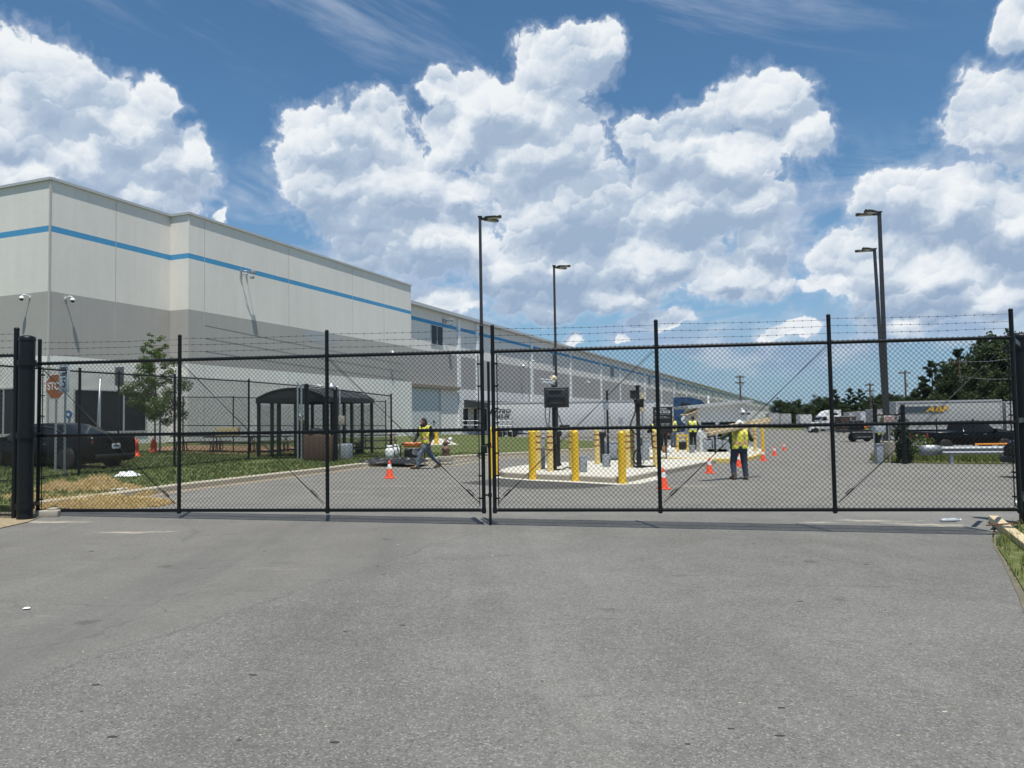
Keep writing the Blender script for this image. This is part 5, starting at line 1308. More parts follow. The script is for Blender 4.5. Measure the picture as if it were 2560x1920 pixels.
p0 = Gy(1598, Ym + 2); p1 = Gy(1640, Ym + 3)
trailer('short white trailer end between the long white trailer and the blue cab', p0, 0, (p1 - p0).length, TRAILW, 2.8, 1.1, wheels=False)
# blue truck tractor, nose to the right
def tractor(label, loc, rz, col):
    t = thing('truck_tractor', label, 'truck', loc, rz); W2 = 1.2
    b = MB().m(col); b.side([(-.2, .75), (3.5, .75), (3.5, 2.3), (3.0, 3.1), (2.4, 3.75), (1.3, 4.05), (-.2, 4.05)], -W2, W2); b.box((1.6, 0, 2.0), (3.4, 2.5, 2.2), bev=.12); b.build('cab', t)
    h_ = MB().m(col); h_.side([(3.52, .8), (5.5, .75), (5.5, 1.5), (5.2, 1.72), (3.52, 1.95)], -1.0, 1.0); h_.build('bonnet', t)
    o = MB().m(COPING).side([(3.56, 2.25), (3.60, 2.25), (3.10, 3.06), (3.06, 3.06)], -1.1, 1.1).build('windscreen_frame', t); MB().m(WGLASS).side([(3.62, 2.28), (3.64, 2.28), (3.16, 3.02), (3.14, 3.02)], -1.0, 1.0).build('windscreen', o)
    for s_ in (-1, 1):
        MB().m(WGLASS).box((2.85, s_ * 1.26, 2.55), (.75, .03, .65), bev=.05).build('side_window', t); MB().m(WGLASS).box((.9, s_ * 1.215, 3.3), (.8, .03, .42), bev=.05).build('side_window', t)
        MB().m(BLACK).box((3.45, s_ * 1.42, 2.5), (.12, .2, .7), bev=.04).build('mirror', t); MB().m(CHROME).cyl((1.0, s_ * 1.1, .55), (2.6, s_ * 1.1, .55), .3, n=18).build('fuel_tank', t)
        for x, w_ in ((-1.9, .5), (-.75, .5), (4.4, .3)): wheel(t, x, s_ * .98, .5, w_, s_)
        MB().m(LAMPA).box((5.4, s_ * .75, 1.2), (.2, .3, .25), bev=.05).build('headlight', t)
    MB().m(BLACK).box((5.52, 0, 1.15), (.06, 1.1, .7), bev=.03).build('grille', t); MB().m(DARKSTEEL).box((-1.2, 0, .8), (3.2, .9, .22)).build('chassis', t); MB().m(COPING).box((5.5, 0, .55), (.3, 2.3, .32), bev=.06).build('bumper', t)
    d = MB().m(WHITE); d.cyl((.9, -1.262, 1.95), (.9, -1.268, 1.95), .42, n=24); d.build('round_emblem', t)
    a = MB().m(col); a.tube([(.6 + .6 * k / 10, -1.275, 1.93 - .14 * math.sin(math.pi * k / 10)) for k in range(11)], .04, 5); a.add([(1.14, -1.276, 2.06), (1.28, -1.276, 1.99), (1.26, -1.276, 1.84)], [(0, 1, 2)], False); a.build('arrow_mark', t)
    return t
p = Gy(1690, 74.0); tractor('blue sleeper-cab truck tractor behind the yard rules board', (p.x, p.y, p.z), R(-12), CARBLUE)
# grey trailer with dark stripe and gold letters on the right
Ya = 62.0
p0 = Gy(2241, Ya + 2); p1 = Gy(2506, Ya); L = (p1 - p0).length; zt = at(2380, 1002.5, Ya).z - (p0.z + p1.z) / 2
STR = mat('stripe_slate', (.055, .075, .095), .4); GOLD = mat('gold_lettering', (.80, .45, .03), .45)
sc_ = L / (2506 - 2241); zpx = lambda py: at(2300, py, Ya + 1).z - p0.z
trailer('grey box trailer with a slate stripe and gold letters, beyond the guard rail', p0, math.atan2(p1.y - p0.y, p1.x - p0.x), L, TRAILG, zt - 1.1, 1.1, [('ABF', .62, (2344 - 2241) * sc_, zpx(1024), GOLD, .3, 1.5)], (.2, (2370 - 2241) * sc_, zpx(1031), zpx(1016), STR))
p0 = Gy(2516, Ya + .5); trailer('grey box trailer standing end to end right of the striped trailer', p0, R(-4), 9.0, TRAILG, zt - 1.1, 1.1)
for px0, px1, Y, col, lab in ((2123, 2150, 150, TRAILG, 'dull grey trailer end in the far row by the pines'), (2152, 2180, 140, TRAILW, 'bright white trailer end in the far row, left of the tall black post'), (2183, 2212, 120, TRAILG, 'grey trailer in the far row just left of the twin light poles'),
        (1924, 1948, 170, TRAILG, 'grey trailer end at the far left of the lot beside the warehouse'), (1952, 1978, 180, TRAILG, 'second grey trailer along the far edge of the lot'), (2000, 2030, 190, TRAILW, 'white trailer far off under the broadleaf trees')):
    a, b = Gy(px0, Y), Gy(px1, Y); trailer(lab, a, 0, (b - a).length, col, 2.8, 1.1, wheels=False, group='far trailers')
p = Gy(2092, 135); tractor('small white truck tractor in the far lot left of the trailers', (p.x, p.y, p.z), R(185), mat('cab_white', (.7, .7, .7), .35))
# dark container and flat-bed
p = Gy(2102, 118); t = thing('open_container', 'dark brown open-ended container on the far lot by the white truck', 'container', p); b = MB().m(mat('container_brown', (.06, .035, .028), .7)); b.box((1.2, 1.2, 1.7), (2.4, 2.4, 2.0), bev=.03); b.build('container_body', t); MB().m(COPING).box((1.2, 0.0, 2.74), (2.5, .08, .1)).build('rail', t); MB().m(DARKSTEEL).box((1.2, 1.2, .5), (2.2, 1.8, .35)).build('chassis', t)
p = Gy(2113, 66); t = thing('flatbed_trailer', 'black flat-bed trailer with machinery parked left of the tall black posts', 'trailer', p)
wf_ = (2186 - 2113) / scale(66); b = MB().m(BLACK); b.box((wf_ / 2, 1.2, .95), (wf_, 2.4, .16)); b.build('deck', t); MB().m(BLACK).box((wf_ * .6, .3, .5), (wf_ * .7, .5, .6), bev=.04).build('tool_box', t); MB().m(CHROME).box((wf_ * .6, .03, .42), (wf_ * .5, .04, .05)).build('strip', t)
for x in (.8, wf_ - .5): wheel(t, x, .45, .38, .26, -1)
t = thing('compressor', 'black and orange compressor standing on the flat-bed trailer', 'machine', (p.x + wf_ * .55, p.y + 1.1, p.z + 1.03)); MB().m(BLACK).box((0, 0, .42), (1.2, .9, .8), bev=.08).build('housing', t); MB().m(ORANGE).box((.55, -.2, .25), (.6, .5, .3), bev=.06).build('cover', t); MB().m(CHROME).cyl((-.4, 0, .8), (-.4, 0, 1.2), .06, n=10).build('exhaust', t)

# ------------------------------------------------------------------ smoking shelter and the patio
cl = bpy.data.materials.new('clear_pane'); cl.use_nodes = True; nt = cl.node_tree
tb = nt.nodes.new('ShaderNodeBsdfTransparent'); tb.inputs[0].default_value = (.86, .88, .88, 1); gb_ = nt.nodes.new('ShaderNodeBsdfGlossy'); gb_.inputs['Roughness'].default_value = .05
mx = nt.nodes.new('ShaderNodeMixShader'); fr_ = nt.nodes.new('ShaderNodeFresnel'); nt.links.new(fr_.outputs[0], mx.inputs[0]); nt.links.new(tb.outputs[0], mx.inputs[1]); nt.links.new(gb_.outputs[0], mx.inputs[2]); nt.links.new(mx.outputs[0], nt.nodes['Material Output'].inputs[0])
pl_ = G(647, 1143, .12)
t = thing('patio_shelter', 'dark green-black patio shelter with a barrel roof and open glazed sides', 'shelter', pl_, R(-16.3))
SW, SD, EH = 3.0, 4.1, at(647, 1006, pl_.y).z - pl_.z
SHM = mat('shelter_frame', (.012, .018, .016), .4, 0, .2, 4)
fr2 = MB
for x, y in [(0, 0), (.62, 0), (.95, 0), (1.75, 0), (SW, 0), (0, SD), (1.0, SD), (2.0, SD), (SW, SD), (SW, 1.0), (SW, 1.6), (SW, 2.25), (SW, 3.2), (0, 1.4), (0, 2.7)]:
    MB().m(SHM).box((x, y, EH / 2), (.105 if (x, y) != (1.75, 0) else .14, .105, EH)).build('post', t)
for (x0, y0, x1, y1) in ((0, 0, .95, 0), (1.75, 0, SW, 0), (SW, 0, SW, SD), (0, 0, 0, SD), (0, SD, SW, SD)):
    d = Vector((x1 - x0, y1 - y0, 0)); a = math.atan2(d.y, d.x)
    for z in (.22, .95): MB().m(SHM).box(((x0 + x1) / 2, (y0 + y1) / 2, z), (d.length - .09, .05, .06), rz=a).build('rail', t)
    hx, hy = d.x / d.length * (d.length / 2 - .05), d.y / d.length * (d.length / 2 - .05); mx_, my_ = (x0 + x1) / 2, (y0 + y1) / 2; MB().m(cl).add([(mx_ - hx, my_ - hy, .3), (mx_ + hx, my_ + hy, .3), (mx_ + hx, my_ + hy, EH - .12), (mx_ - hx, my_ - hy, EH - .12)], [(0, 1, 2, 3)], False).build('pane', t, fix=False)
for (x0, y0, x1, y1) in ((-.06, -.06, SW + .06, -.06), (SW + .06, -.06, SW + .06, SD + .06), (-.06, -.06, -.06, SD + .06), (-.06, SD + .06, SW + .06, SD + .06)):
    d = Vector((x1 - x0, y1 - y0, 0)); MB().m(SHM).box(((x0 + x1) / 2, (y0 + y1) / 2, EH + .06), (d.length - .0, .09 if d.x else .088, .19), rz=math.atan2(d.y, d.x)).build('fascia', t)
RISE = .40; n = 16
arc = [(-.08 + (SW + .16) * k / n, EH + .16 + RISE * math.sin(math.pi * k / n) ** .8) for k in range(n + 1)]
b = MB().m(ROOFDARK); b.loft([[(x, y, z) for x, z in arc] + [(x, y, z - .035) for x, z in arc[::-1]] for y in (-.08, SD + .08)], smooth=False); b.build('roof', t)
b = MB().m(ROOFDARK); b.side([(x, z - .04) for x, z in arc] , -.05, -.02); b.build('gable', t); b = MB().m(SHM)
for y in np.linspace(.3, SD - .1, 5): b = MB().m(SHM); b.tube([(x, y, z + .008) for x, z in arc], .016, 5); b.build('roof_rib', t)
b = MB().m(SHM); b.box((SW - .35, SD / 2, .45), (.4, SD - .6, .05)); 
for y in (.6, SD / 2, SD - .6): b.box((SW - .35, y, .22), (.3, .06, .43))
b.build('bench', t)
def bin_(p, label, w=.62, h=1.0, dome=True, ma=BROWNBOX):
    t = thing('litter_bin', label, 'bin', p, R(-16)); MB().m(ma).box((0, 0, h / 2), (w, w, h), bev=.03).build('case', t)
    for x in (-w * .33, 0, w * .33): MB().m(ma).box((x, -w / 2 - .008, h / 2), (w * .25, .02, h * .86), bev=.006).build('panel', t)
    if dome: MB().m(SHM).lathe([(w * .52, h), (w * .52, h + .05), (w * .45, h + .14), (w * .25, h + .22), (0, h + .25)], n=20).build('dome_lid', t)
bin_(G(790, 1152, .12), 'brown panelled litter bin with a dark dome lid before the shelter', .68, .98)
bin_(G(822, 1153, .12), 'second brown litter bin without dome, by the shelter corner', .52, .95, False)
bin_(G(862, 1148, .12), 'low grey bin right of the shelter corner', .46, .6, False, GREYBOX)
# galvanised pipe frame with a lamp
p0, p1 = G(754, 1151, .12), G(850, 1151, .12)
t = thing('pipe_frame', 'galvanised pipe frame with a lamp on top between the shelter and the lawn', 'pipe frame', p0); d = p1 - p0; h0 = at(754, 961, p0.y).z - p0.z; h1 = at(850, 966, p1.y).z - p0.z
for q in (Vector(), Vector((-.17, .1, 0))): MB().m(GALV).cyl(q, q + Vector((0, 0, h0 + (.1 if q.x else 0))), .034, n=10).build('riser', t)
MB().m(GALV).tube([d, Vector((d.x, d.y, h1 - .12)), Vector((d.x - .08, d.y, h1 - .02)), Vector((d.x - .2, d.y, h1))], .03, 8).build('riser', t)
MB().m(GALV).tube([Vector((0, 0, h0)), Vector((d.x - .2, d.y, h1))], .026, 8).build('pipe', t)
MB().m(GALV).lathe([(.05, .14), (.09, .10), (.17, .0), (.17, -.05), (0, -.06)], (d.x * .78, d.y * .8, h1 - .02), 14).build('lamp', t)
zb_ = at(853, 1051, p1.y).z - p0.z; MB().m(mat('tan_box', (.30, .27, .22), .6)).box((d.x + .09, d.y - .08, zb_), (.22, .16, .34), bev=.02).build('switch_box', t)
for px, yb, yt, lab in ((767, 1152, 962, 'thick black gate post nearer the pipe frame riser'), (839, 1154, 976, 'thick black gate post at the shelter corner')):
    p = G(px, yb, .12); b = MB().m(VINYL); h = at(px, yt, p.y).z - p.z; b.cyl((0, 0, 0), (0, 0, h), .085 if px < 800 else .075, n=16); b.ball((0, 0, h), (.09, .09, .05), 12); o = b.build('patio_gate_post'); o.location = p; tag(o, lab, 'post', 'patio gate posts')
def table(p, label, rz=0., L=2.4):
    t = thing('picnic_table', label, 'picnic table', p, rz, 'dark picnic tables'); b = MB().m(BLACK)
    b.box((0, 0, .74), (L, .72, .05), bev=.01); b.build('table_top', t)
    for s_ in (-1, 1):
        MB().m(BLACK).box((0, s_ * .68, .45), (L, .26, .045), bev=.01).build('bench', t)
        b = MB().m(BLACK); x = s_ * L * .33
        b.tube([(x, -.82, 0), (x, -.70, .42), (x, .70, .42), (x, .82, 0)], .025, 6); b.tube([(x, -.45, .02), (x, -.25, .72)], .025, 6); b.tube([(x, .45, .02), (x, .25, .72)], .025, 6); b.build('leg_frame', t)
table(G(500, 1128, .12), 'dark picnic table left on the mulch bed', R(6), 2.6); table(G(585, 1131, .12), 'dark picnic table under the cardboard box on the mulch bed', R(6), 2.6); table(G(672, 1130, .12), 'dark picnic table seen through the shelter posts', R(8)); table(G(945, 1122, .12), 'dark picnic table right behind the shelter', R(10), 2.0)
pb_ = G(570, 1131, .12); b = MB().m(mat('cardboard', (.50, .42, .22), .85)); b.box((0, 0, .2), (1.0, .5, .38), bev=.01); b.m(mat('box_tape', (.6, .54, .34), .5)).box((0, 0, .392), (1.0, .06, .006)); o = b.build('cardboard_box'); o.location = pb_ + Vector((0, 0, .765)); o.rotation_euler = (0, 0, .1); tag(o, 'tan cardboard box lying on a picnic table', 'box')
# signs on the lawn
def sign_post(t, h, ma=GALV, r=.028): return MB().m(ma).box((0, .03, h / 2), (.06, .03, h)).build('sign_pole', t)
p = G(136, 1180, .12); hz = lambda py, p: at(140, py, p.y).z - p.z
t = thing('stop_sign', 'weathered brown-orange octagonal stop sign beside the speed limit sign', 'sign', p, R(-18)); sign_post(t, hz(940, p)); zc = hz(966, p); r_ = .39
oc = [(math.cos(R(22.5 + 45 * k)) * r_, math.sin(R(22.5 + 45 * k)) * r_ + zc) for k in range(8)]
b = MB().m(WHITE); b.side(oc, -.002, .008); b.build('plate_back', t); b = MB().m(mat('faded_stop_red', (.34, .11, .035), .5, 0, .15, 5)); b.side([(x * .93, zc + (z - zc) * .93) for x, z in oc], -.008, -.0025); b.build('plate', t)
text('lettering', 'STOP', .30, WHITE, t, (0, -.011, zc), FRONT, .002, sx=.82, bold=.006)
p = G(158, 1192, .12); t = thing('speed_limit_sign', 'white speed limit 5 sign on a grey pole, overlapping the stop sign', 'sign', p, R(-30)); sign_post(t, hz(925, p)); z1, z0 = hz(911, p), hz(981, p); sw = .50
MB().m(mat('sign_white', (.55, .60, .68), .4, 0, .04)).box((0, -.005, (z0 + z1) / 2), (sw, .01, z1 - z0), bev=.003).build('plate', t)
b = MB().m(BLKT)
for (x, z, w_, h_) in ((0, z1 - .03, sw - .05, .012), (0, z0 + .03, sw - .05, .012), (-sw / 2 + .025, (z0 + z1) / 2, .012, z1 - z0 - .05), (sw / 2 - .025, (z0 + z1) / 2, .012, z1 - z0 - .05)): b.box((x, -.011, z), (w_, .004, h_))
b.build('border', t)
hh = z1 - z0
for body, s_, dz in (('SPEED', .13, .15), ('LIMIT', .13, .34), ('5', .36, .66)): text('lettering', body, s_, BLKT, t, (0, -.012, z1 - hh * dz - .01), FRONT, .002, bold=.006)
p = G(297, 1165, .12); t = thing('blank_sign', 'grey back of a sign plate on a dark pole behind the parked car', 'sign', p, R(160)); sign_post(t, hz(930, p), BLACK); z1, z0 = hz(920, p), hz(966, p); MB().m(mat('sign_back', (.10, .10, .105), .6, .2)).box((0, .0, (z0 + z1) / 2), (.36, .012, z1 - z0), bev=.003).build('plate', t)
p = G(240, 1160, .12); t = thing('leaning_pole', 'thin leaning grey pole before the dark office window', 'pole', p); MB().m(GALV).tube([(0, 0, 0), (.12, 0, hz(945, p))], .035, 8).build('pole', t); MB().m(GALV).ball((.12, 0, hz(945, p)), .045).build('cap', t)
for px, yb, yt, lab in ((171, 1150, 1036, 'small round blue plate low on a thin stake near the warehouse corner'), (399, 1131, 1033, 'small round blue plate on a grey stake right of the young tree')):
    p = G(px, yb, .12); t = thing('blue_plate', lab, 'sign', p, 0, 'small blue plates'); z = at(px, yt, p.y).z - p.z; MB().m(GREYBOX).cyl((0, .03, 0), (0, .03, z), .045, n=10).build('stake', t); MB().m(mat('plate_blue2', (.05, .14, .30), .45)).cyl((0, -.03, z), (0, -.042, z), .15, n=20).build('plate', t)
    MB().m(WHITE).cyl((0, -.0422, z), (0, -.046, z), .05, n=12).build('mark', t)
# things at the digging spot
p = G(1032, 1152, .12); t = thing('generator', 'portable generator with an orange tank in a black tube frame on the lawn', 'generator', p, R(8))
b = MB().m(BLACK)
for y in (-.27, .27): b.tube([(-.42, y, .05), (-.45, y, .12), (-.45, y, .55), (-.38, y, .64), (.38, y, .64), (.45, y, .55), (.45, y, .12), (.40, y, .05), (-.40, y, .05)], .022, 6)
for x in (-.45, .45): b.tube([(x, -.27, .5), (x, .27, .5)], .02, 6); b.tube([(x, -.27, .1), (x, .27, .1)], .02, 6)
b.build('frame', t); MB().m(ORANGE).box((.0, 0, .61), (.66, .42, .17), bev=.06).build('tank', t); MB().m(DARKSTEEL).box((.0, 0, .30), (.6, .4, .38), bev=.04).build('engine', t); MB().m(CHROME).cyl((.1, -.23, .34), (.1, -.16, .34), .13, n=14).build('recoil_starter', t); MB().m(BLACK).box((-.2, -.22, .32), (.22, .04, .26), bev=.02).build('outlet_panel', t)
def tank(p, label, s_=1.):
    t = thing('gas_cylinder', label, 'gas cylinder', p, 0, 'white gas cylinders'); t.scale = (s_,) * 3
    MB().m(WHITE).lathe([(0, .04), (.10, .04), (.145, .09), (.152, .15), (.152, .27), (.14, .33), (.09, .38), (.03, .395), (0, .40)], n=20).build('tank', t)
    MB().m(WHITE).lathe([(.11, 0), (.115, 0), (.115, .05), (.11, .05)], n=18).build('foot_ring', t); b = MB().m(WHITE)
    b.lathe([(.095, .37), (.10, .37), (.10, .47), (.095, .47)], n=18); b.build('collar', t); MB().m(CHROME).cyl((0, 0, .4), (0, 0, .46), .022, n=8).build('valve', t)
tank(G(974, 1148, .12), 'white gas cylinder standing in front on the black tarp', 1.15); tank(G(990, 1142, .12), 'white gas cylinder behind, against the fence post', 1.1)
# crumpled tarp
def crumple(name, c, rx, ry, h, ma, seed, label, cat, n=26, z=.12, rz=0.):
    b = MB().m(ma); V = []; F = []
    for j in range(n + 1):
        for i in range(n + 1):
            u, v = i / n * 2 - 1, j / n * 2 - 1; k = 1 + .22 * mnoise.noise(Vector((math.atan2(v, u) * 1.3, seed, 0))); x, y = u * rx * k, v * ry * k
            q = Vector((u * 3 + seed, v * 3, 0)); e = max(0, 1 - max(abs(u), abs(v)) ** 4)
            V.append((x * math.cos(rz) - y * math.sin(rz), x * math.sin(rz) + y * math.cos(rz), .012 + h * e * (.35 + .65 * abs(mnoise.noise(q)) * 1.6 + .35 * abs(mnoise.noise(q * 2.7)))))
    for j in range(n):
        for i in range(n): F.append((j * (n + 1) + i, j * (n + 1) + i + 1, (j + 1) * (n + 1) + i + 1, (j + 1) * (n + 1) + i))
    b.add(V, F, False); o = b.build(name); o.location = (c.x, c.y, gz(c.x, c.y) + z); m_ = o.modifiers.new('thick', 'SOLIDIFY'); m_.thickness = .006; return tag(o, label, cat)
q = G(985, 1156, .12); crumple('tarp', q, 1.15, .8, .20, mat('black_sheet', (.014, .015, .016), .5, 0, .3, 6), 3, 'crumpled black plastic sheet by the kerb under the gas cylinders', 'tarp')
q = G(318, 1191, .12); crumple('plastic_bag', q, .27, .2, .13, mat('bag_white', (.82, .83, .84), .45, 0, .04), 8, 'crumpled white plastic bag on the lawn behind the gate', 'plastic bag', 18)
q = G(296, 1226, .12); b = MB().m(CONC); b.lathe([(.19, 0), (.2, .02), (.185, .05), (0, .055)], n=18); o = b.build('concrete_disc'); o.location = q; tag(o, 'flat round pale concrete disc lying in the grass beside the straw heap', 'concrete disc')
for k, (x0, y0, x1, y1, lab) in enumerate(((981, 1143, 985, 1078, 'leaning wooden shovel handle left of the fence end post'), (993, 1142, 984, 1084, 'leaning dark bar right of the fence end post'), (1000, 1143, 987, 1095, 'shorter leaning dark bar by the gas cylinders'))):
    a = G(x0, y0, .12); c = at(x1, y1, a.y + .35); o = MB().m(mat('tool_wood', (.20, .10, .06), .6) if k == 0 else BLACK); d = c - a; o.tube([(0, 0, 0), d], .018, 7)
    if k == 0: o.m(DARKSTEEL).box((0, 0, .12), (.22, .03, .28), bev=.012)
    o = o.build('shovel' if k == 0 else 'pry_bar'); o.location = a; tag(o, lab, 'tool')
q = G(1115, 1152, .13); t = thing('backflow_valve', 'rusty brown and white valve on a small block at the kerb', 'valve', q)
MB().m(mat('rust_brown', (.17, .10, .075), .6, 0, .3, 12)).lathe([(.11, .12), (.13, .2), (.13, .36), (.17, .42), (.15, .5), (.08, .55), (.06, .62), (.1, .64), (.1, .7), (.05, .74), (.04, .9), (0, .91)], n=16).build('valve_body', t); MB().m(CONCD).box((-.02, 0, .08), (.55, .4, .2), bev=.03).build('block', t)
MB().m(WHITE).ball((.17, -.05, .80), .085).build('white_cap', t); MB().m(mat('rust_brown', (0, 0, 0))).tube([(-.14, 0, .62), (.16, 0, .66)], .03, 6).build('handwheel', t)
q = G(1091, 1112, .12); bollard(q, 'lone yellow bollard on the lawn beside the white concrete ramp', YEL, False, .95, .13)
b = MB().m(CONC); ws = [G(a, c, .14) for a, c in ((1068, 1113), (1146, 1112), (1112, 1098), (1088, 1095))]; zm = ws[0].z - .08; b.prism([(p.x, p.y) for p in ws], zm, lambda x, y: gz(x, y) + .16); tag(b.build('concrete_pad'), 'white wedge of concrete pad on the lawn behind the striding worker', 'concrete pad')
q = G(1035, 1098, .12); b = MB().m(GALV); h = .7
for x in (0, .35): b.box((x, 0, h / 2 + .2), (.16, .14, h)); b.cyl((x, 0, 0), (x, 0, .3), .03, n=8)
o = b.build('utility_pedestal'); o.location = q; tag(o, 'pair of small grey utility pedestals on the lawn by the warehouse', 'pedestal')
# dock railing
for px0, px1, Y, lab in ((1155, 1196, 84, 'galvanised handrail below the dock canopy'), (1244, 1280, 72, 'green-grey handrail in front of the lettered trailer')):
    p0, p1 = Gy(px0, Y, .15), Gy(px1, Y, .15); t = thing('handrail', lab, 'railing', p0, 0, 'dock handrails'); d = p1 - p0
    for k in range(4): MB().m(GALV).cyl(d * k / 3, d * k / 3 + Vector((0, 0, 1.9 if px0 > 1200 else 1.6)), .04, n=8).build('baluster', t)
    for z in (.6, 1.1, 1.6): MB().m(GALV).cyl(Vector((0, 0, z)), d + Vector((0, 0, z)), .035, n=8).build('rail', t)

# ------------------------------------------------------------------ right-hand verge
for px, yb, yt, lab, r in ((2192, 1154, 1012, 'black square-topped fence post left of the twin light poles', .085), (2262, 1158, 1014, 'black fence post with a dark climbing bush, right of the twin light poles', .085), (2273, 1157, 1098, 'short thin black post behind the climbing bush', .04)):
    p = G(px, yb, .03); h = at(px, yt, p.y).z - p.z; b = MB().m(VINYL); b.cyl((0, 0, -.1), (0, 0, h), r, n=14); b.ball((0, 0, h), (r * 1.1, r * 1.1, .06), 12); o = b.build('fence_post'); o.location = p; tag(o, lab, 'post', 'black posts on the far verge')
p = G(2230, 1157, .03); S1 = 1 / scale(p.y); hz = lambda py: at(2230, py, p.y).z - p.z; lx = lambda px: at(px, 1060, p.y).x - p.x
t = thing('warning_sign', 'small pale sign with red print on a rail between the black posts', 'sign', p); MB().m(GALV).cyl((lx(2223), .05, 0), (lx(2223), .05, hz(1040)), .03, n=8).build('sign_pole', t); MB().m(mat('sign_pale', (.46, .40, .38), .5)).box((lx(2223), 0, hz(1047)), (26 * S1, .02, 17 * S1), bev=.004).build('plate', t)
for k in range(3): MB().m(mat('faded_red_print', (.40, .07, .05), .5)).box((lx(2223), -.012, hz(1043 + 4 * k)), (20 * S1, .004, 1.4 * S1)).build('print_line', t)
for py, lab in ((1037, 'thin top rail joining the two black posts over the pale sign'),): o = MB().m(VINYL).cyl((lx(2192), 0.1, hz(py)), (lx(2262), .1, hz(py)), .03, n=8).build('post_rail'); o.location = p; tag(o, lab, 'rail')
t = thing('power_box', 'pale grey power box on legs between the left black post and the light pole', 'power box', p); MB().m(mat('box_pale', (.36, .40, .43), .45)).box((lx(2202), .2, hz(1073)), (26 * S1, .35, 18 * S1), bev=.02).build('case', t); b = MB().m(GALV)
for x in (2192, 2212): MB().m(GALV).cyl((lx(x), .25, 0), (lx(x), .25, hz(1080)), .025, n=8).build('leg', t)
t = thing('junction_box', 'short grey junction box at the foot of the left black post', 'junction box', G(2198, 1157, .03)); MB().m(GREYBOX).box((0, 0, .36), (.26, .24, .72), bev=.02).build('case', t); MB().m(GREYBOX).box((0, 0, .74), (.3, .28, .04), bev=.01).build('lid', t)
# guard rail
p0 = G(2318, 1158, .05); p1 = G(2548, 1161, .05); t = thing('guard_rail', 'galvanised W-beam guard rail with a flared left end on the far verge', 'guard rail', p0); d = p1 - p0; L = d.length; a = math.atan2(d.y, d.x)
h = at(2400, 1115, p0.y).z - p0.z
prof = [(0, h), (-.03, h - .02), (-.08, h - .08), (-.03, h - .15), (-.03, h - .17), (-.08, h - .24), (-.03, h - .30), (0, h - .32)]
b = MB().m(mat('rail_zinc', (.26, .28, .30), .55, .3, .15, 8)); b.loft([[(x, y, z) for y, z in prof] for x in (.55, L + 3)], close=False, caps=False, smooth=False); b.v = [(x * math.cos(a) - y * math.sin(a), x * math.sin(a) + y * math.cos(a), z) for x, y, z in b.v]; o = b.build('beam', t); o.modifiers.new('thick', 'SOLIDIFY').thickness = .012
b = MB().m(mat('dull_zinc', (.26, .28, .30), .5, .5)); b.loft([[(x, y + off, h - .16 + s_ * hh_) for s_ in (1, -1)] for x, off, hh_ in ((.75, -.10, .17), (.45, -.13, .20), (.1, -.05, .21), (-.12, .12, .19))], close=False, caps=False); b.build('flared_end', t).modifiers.new('thick', 'SOLIDIFY').thickness = .012
for k in range(5): q = d * ((.9 + k * 1.9) / L); MB().m(GALV).box((q.x, q.y + .06, h / 2 - .02), (.12, .14, h)).build('post', t)
o = MB().m(mat('orange_strip', (.85, .30, .03), .5)); p = Gy(2520, 46); o.box((0, 0, 0), (2.6, .10, .10), bev=.02); o = o.build('orange_pole'); o.location = at(2492, 1110, 44.5); tag(o, 'orange pole lying above the guard rail beside the pickup front wheel', 'pole')
# thin fence posts in the rail's weeds
for k, (px, yb, yt) in enumerate(((2437, 1152, 1046), (2345, 1150, 1046))): 
    p = G(px, yb, .05); b = MB().m(VINYL); b.cyl((0, 0, 0), (0, 0, at(px, yt, p.y).z - p.z), .03, n=8); o = b.build('fence_post'); o.location = p; tag(o, ('thin black post standing behind the pickup windscreen line', 'thin black post standing before the pickup bed')[k], 'post', 'thin black posts along the guard rail')

# ------------------------------------------------------------------ bits in the foreground
pa, pb = G(2484, 1306, .0), G(2590, 1392, .0); d = pb - pa
o = MB().m(TIMBER); o.box((0, 0, .055), (d.length, .14, .11), bev=.008); o = o.build('timber_kerb'); o.location = (pa + pb) / 2; o.rotation_euler = (0, math.atan2(-(pb.z - pa.z), math.hypot(d.x, d.y)), math.atan2(d.y, d.x)); tag(o, 'pale wooden sleeper edging the grass at the right of the road', 'timber')
p = G(2512, 1312, .13); o = MB().m(mat('rusty_rebar', (.30, .10, .04), .6, .2)); o.tube([(-.28, -.02, .0), (.0, 0, .01), (.24, .03, .015)], .011, 6); o = o.build('rebar'); o.location = p; tag(o, 'rusty steel bar lying across the wooden sleeper', 'steel bar')
p = G(2376, 1305); t = thing('crushed_bottle', 'crushed clear plastic bottle lying on the sandy road patch', 'bottle', (p.x, p.y, p.z + .03), .15); b = MB().m(mat('clear_plastic', (.40, .44, .48), .12, 0, .3, 30)); b.lathe([(.0, -.17), (.03, -.165), (.035, -.1), (.026, -.04), (.036, .02), (.03, .09), (.014, .14), (.014, .17), (0, .17)], n=12, axis='X'); b.build('bottle_body', t); MB().m(WHITE).cyl((.165, 0, 0), (.19, 0, 0), .016, n=10).build('cap', t)
p = G(2545, 1266); t = thing('crumpled_cup', 'white crumpled paper cup by the right gate post', 'paper cup', (p.x, p.y, p.z + .05), 1.2); b = MB().m(WHITE); b.lathe([(.035, -.12), (.05, .10), (.052, .105), (.046, .1), (.03, -.11)], n=14, axis='X'); b.build('cup_body', t)
p = G(66, 1524); crumple('paper_scrap', p, .026, .018, .010, WHITE, 5, 'small white paper scrap on the road at the left', 'paper scrap', 8, 0., .3)
p = G(120, 1292, .0); b = MB().m(CONCD)
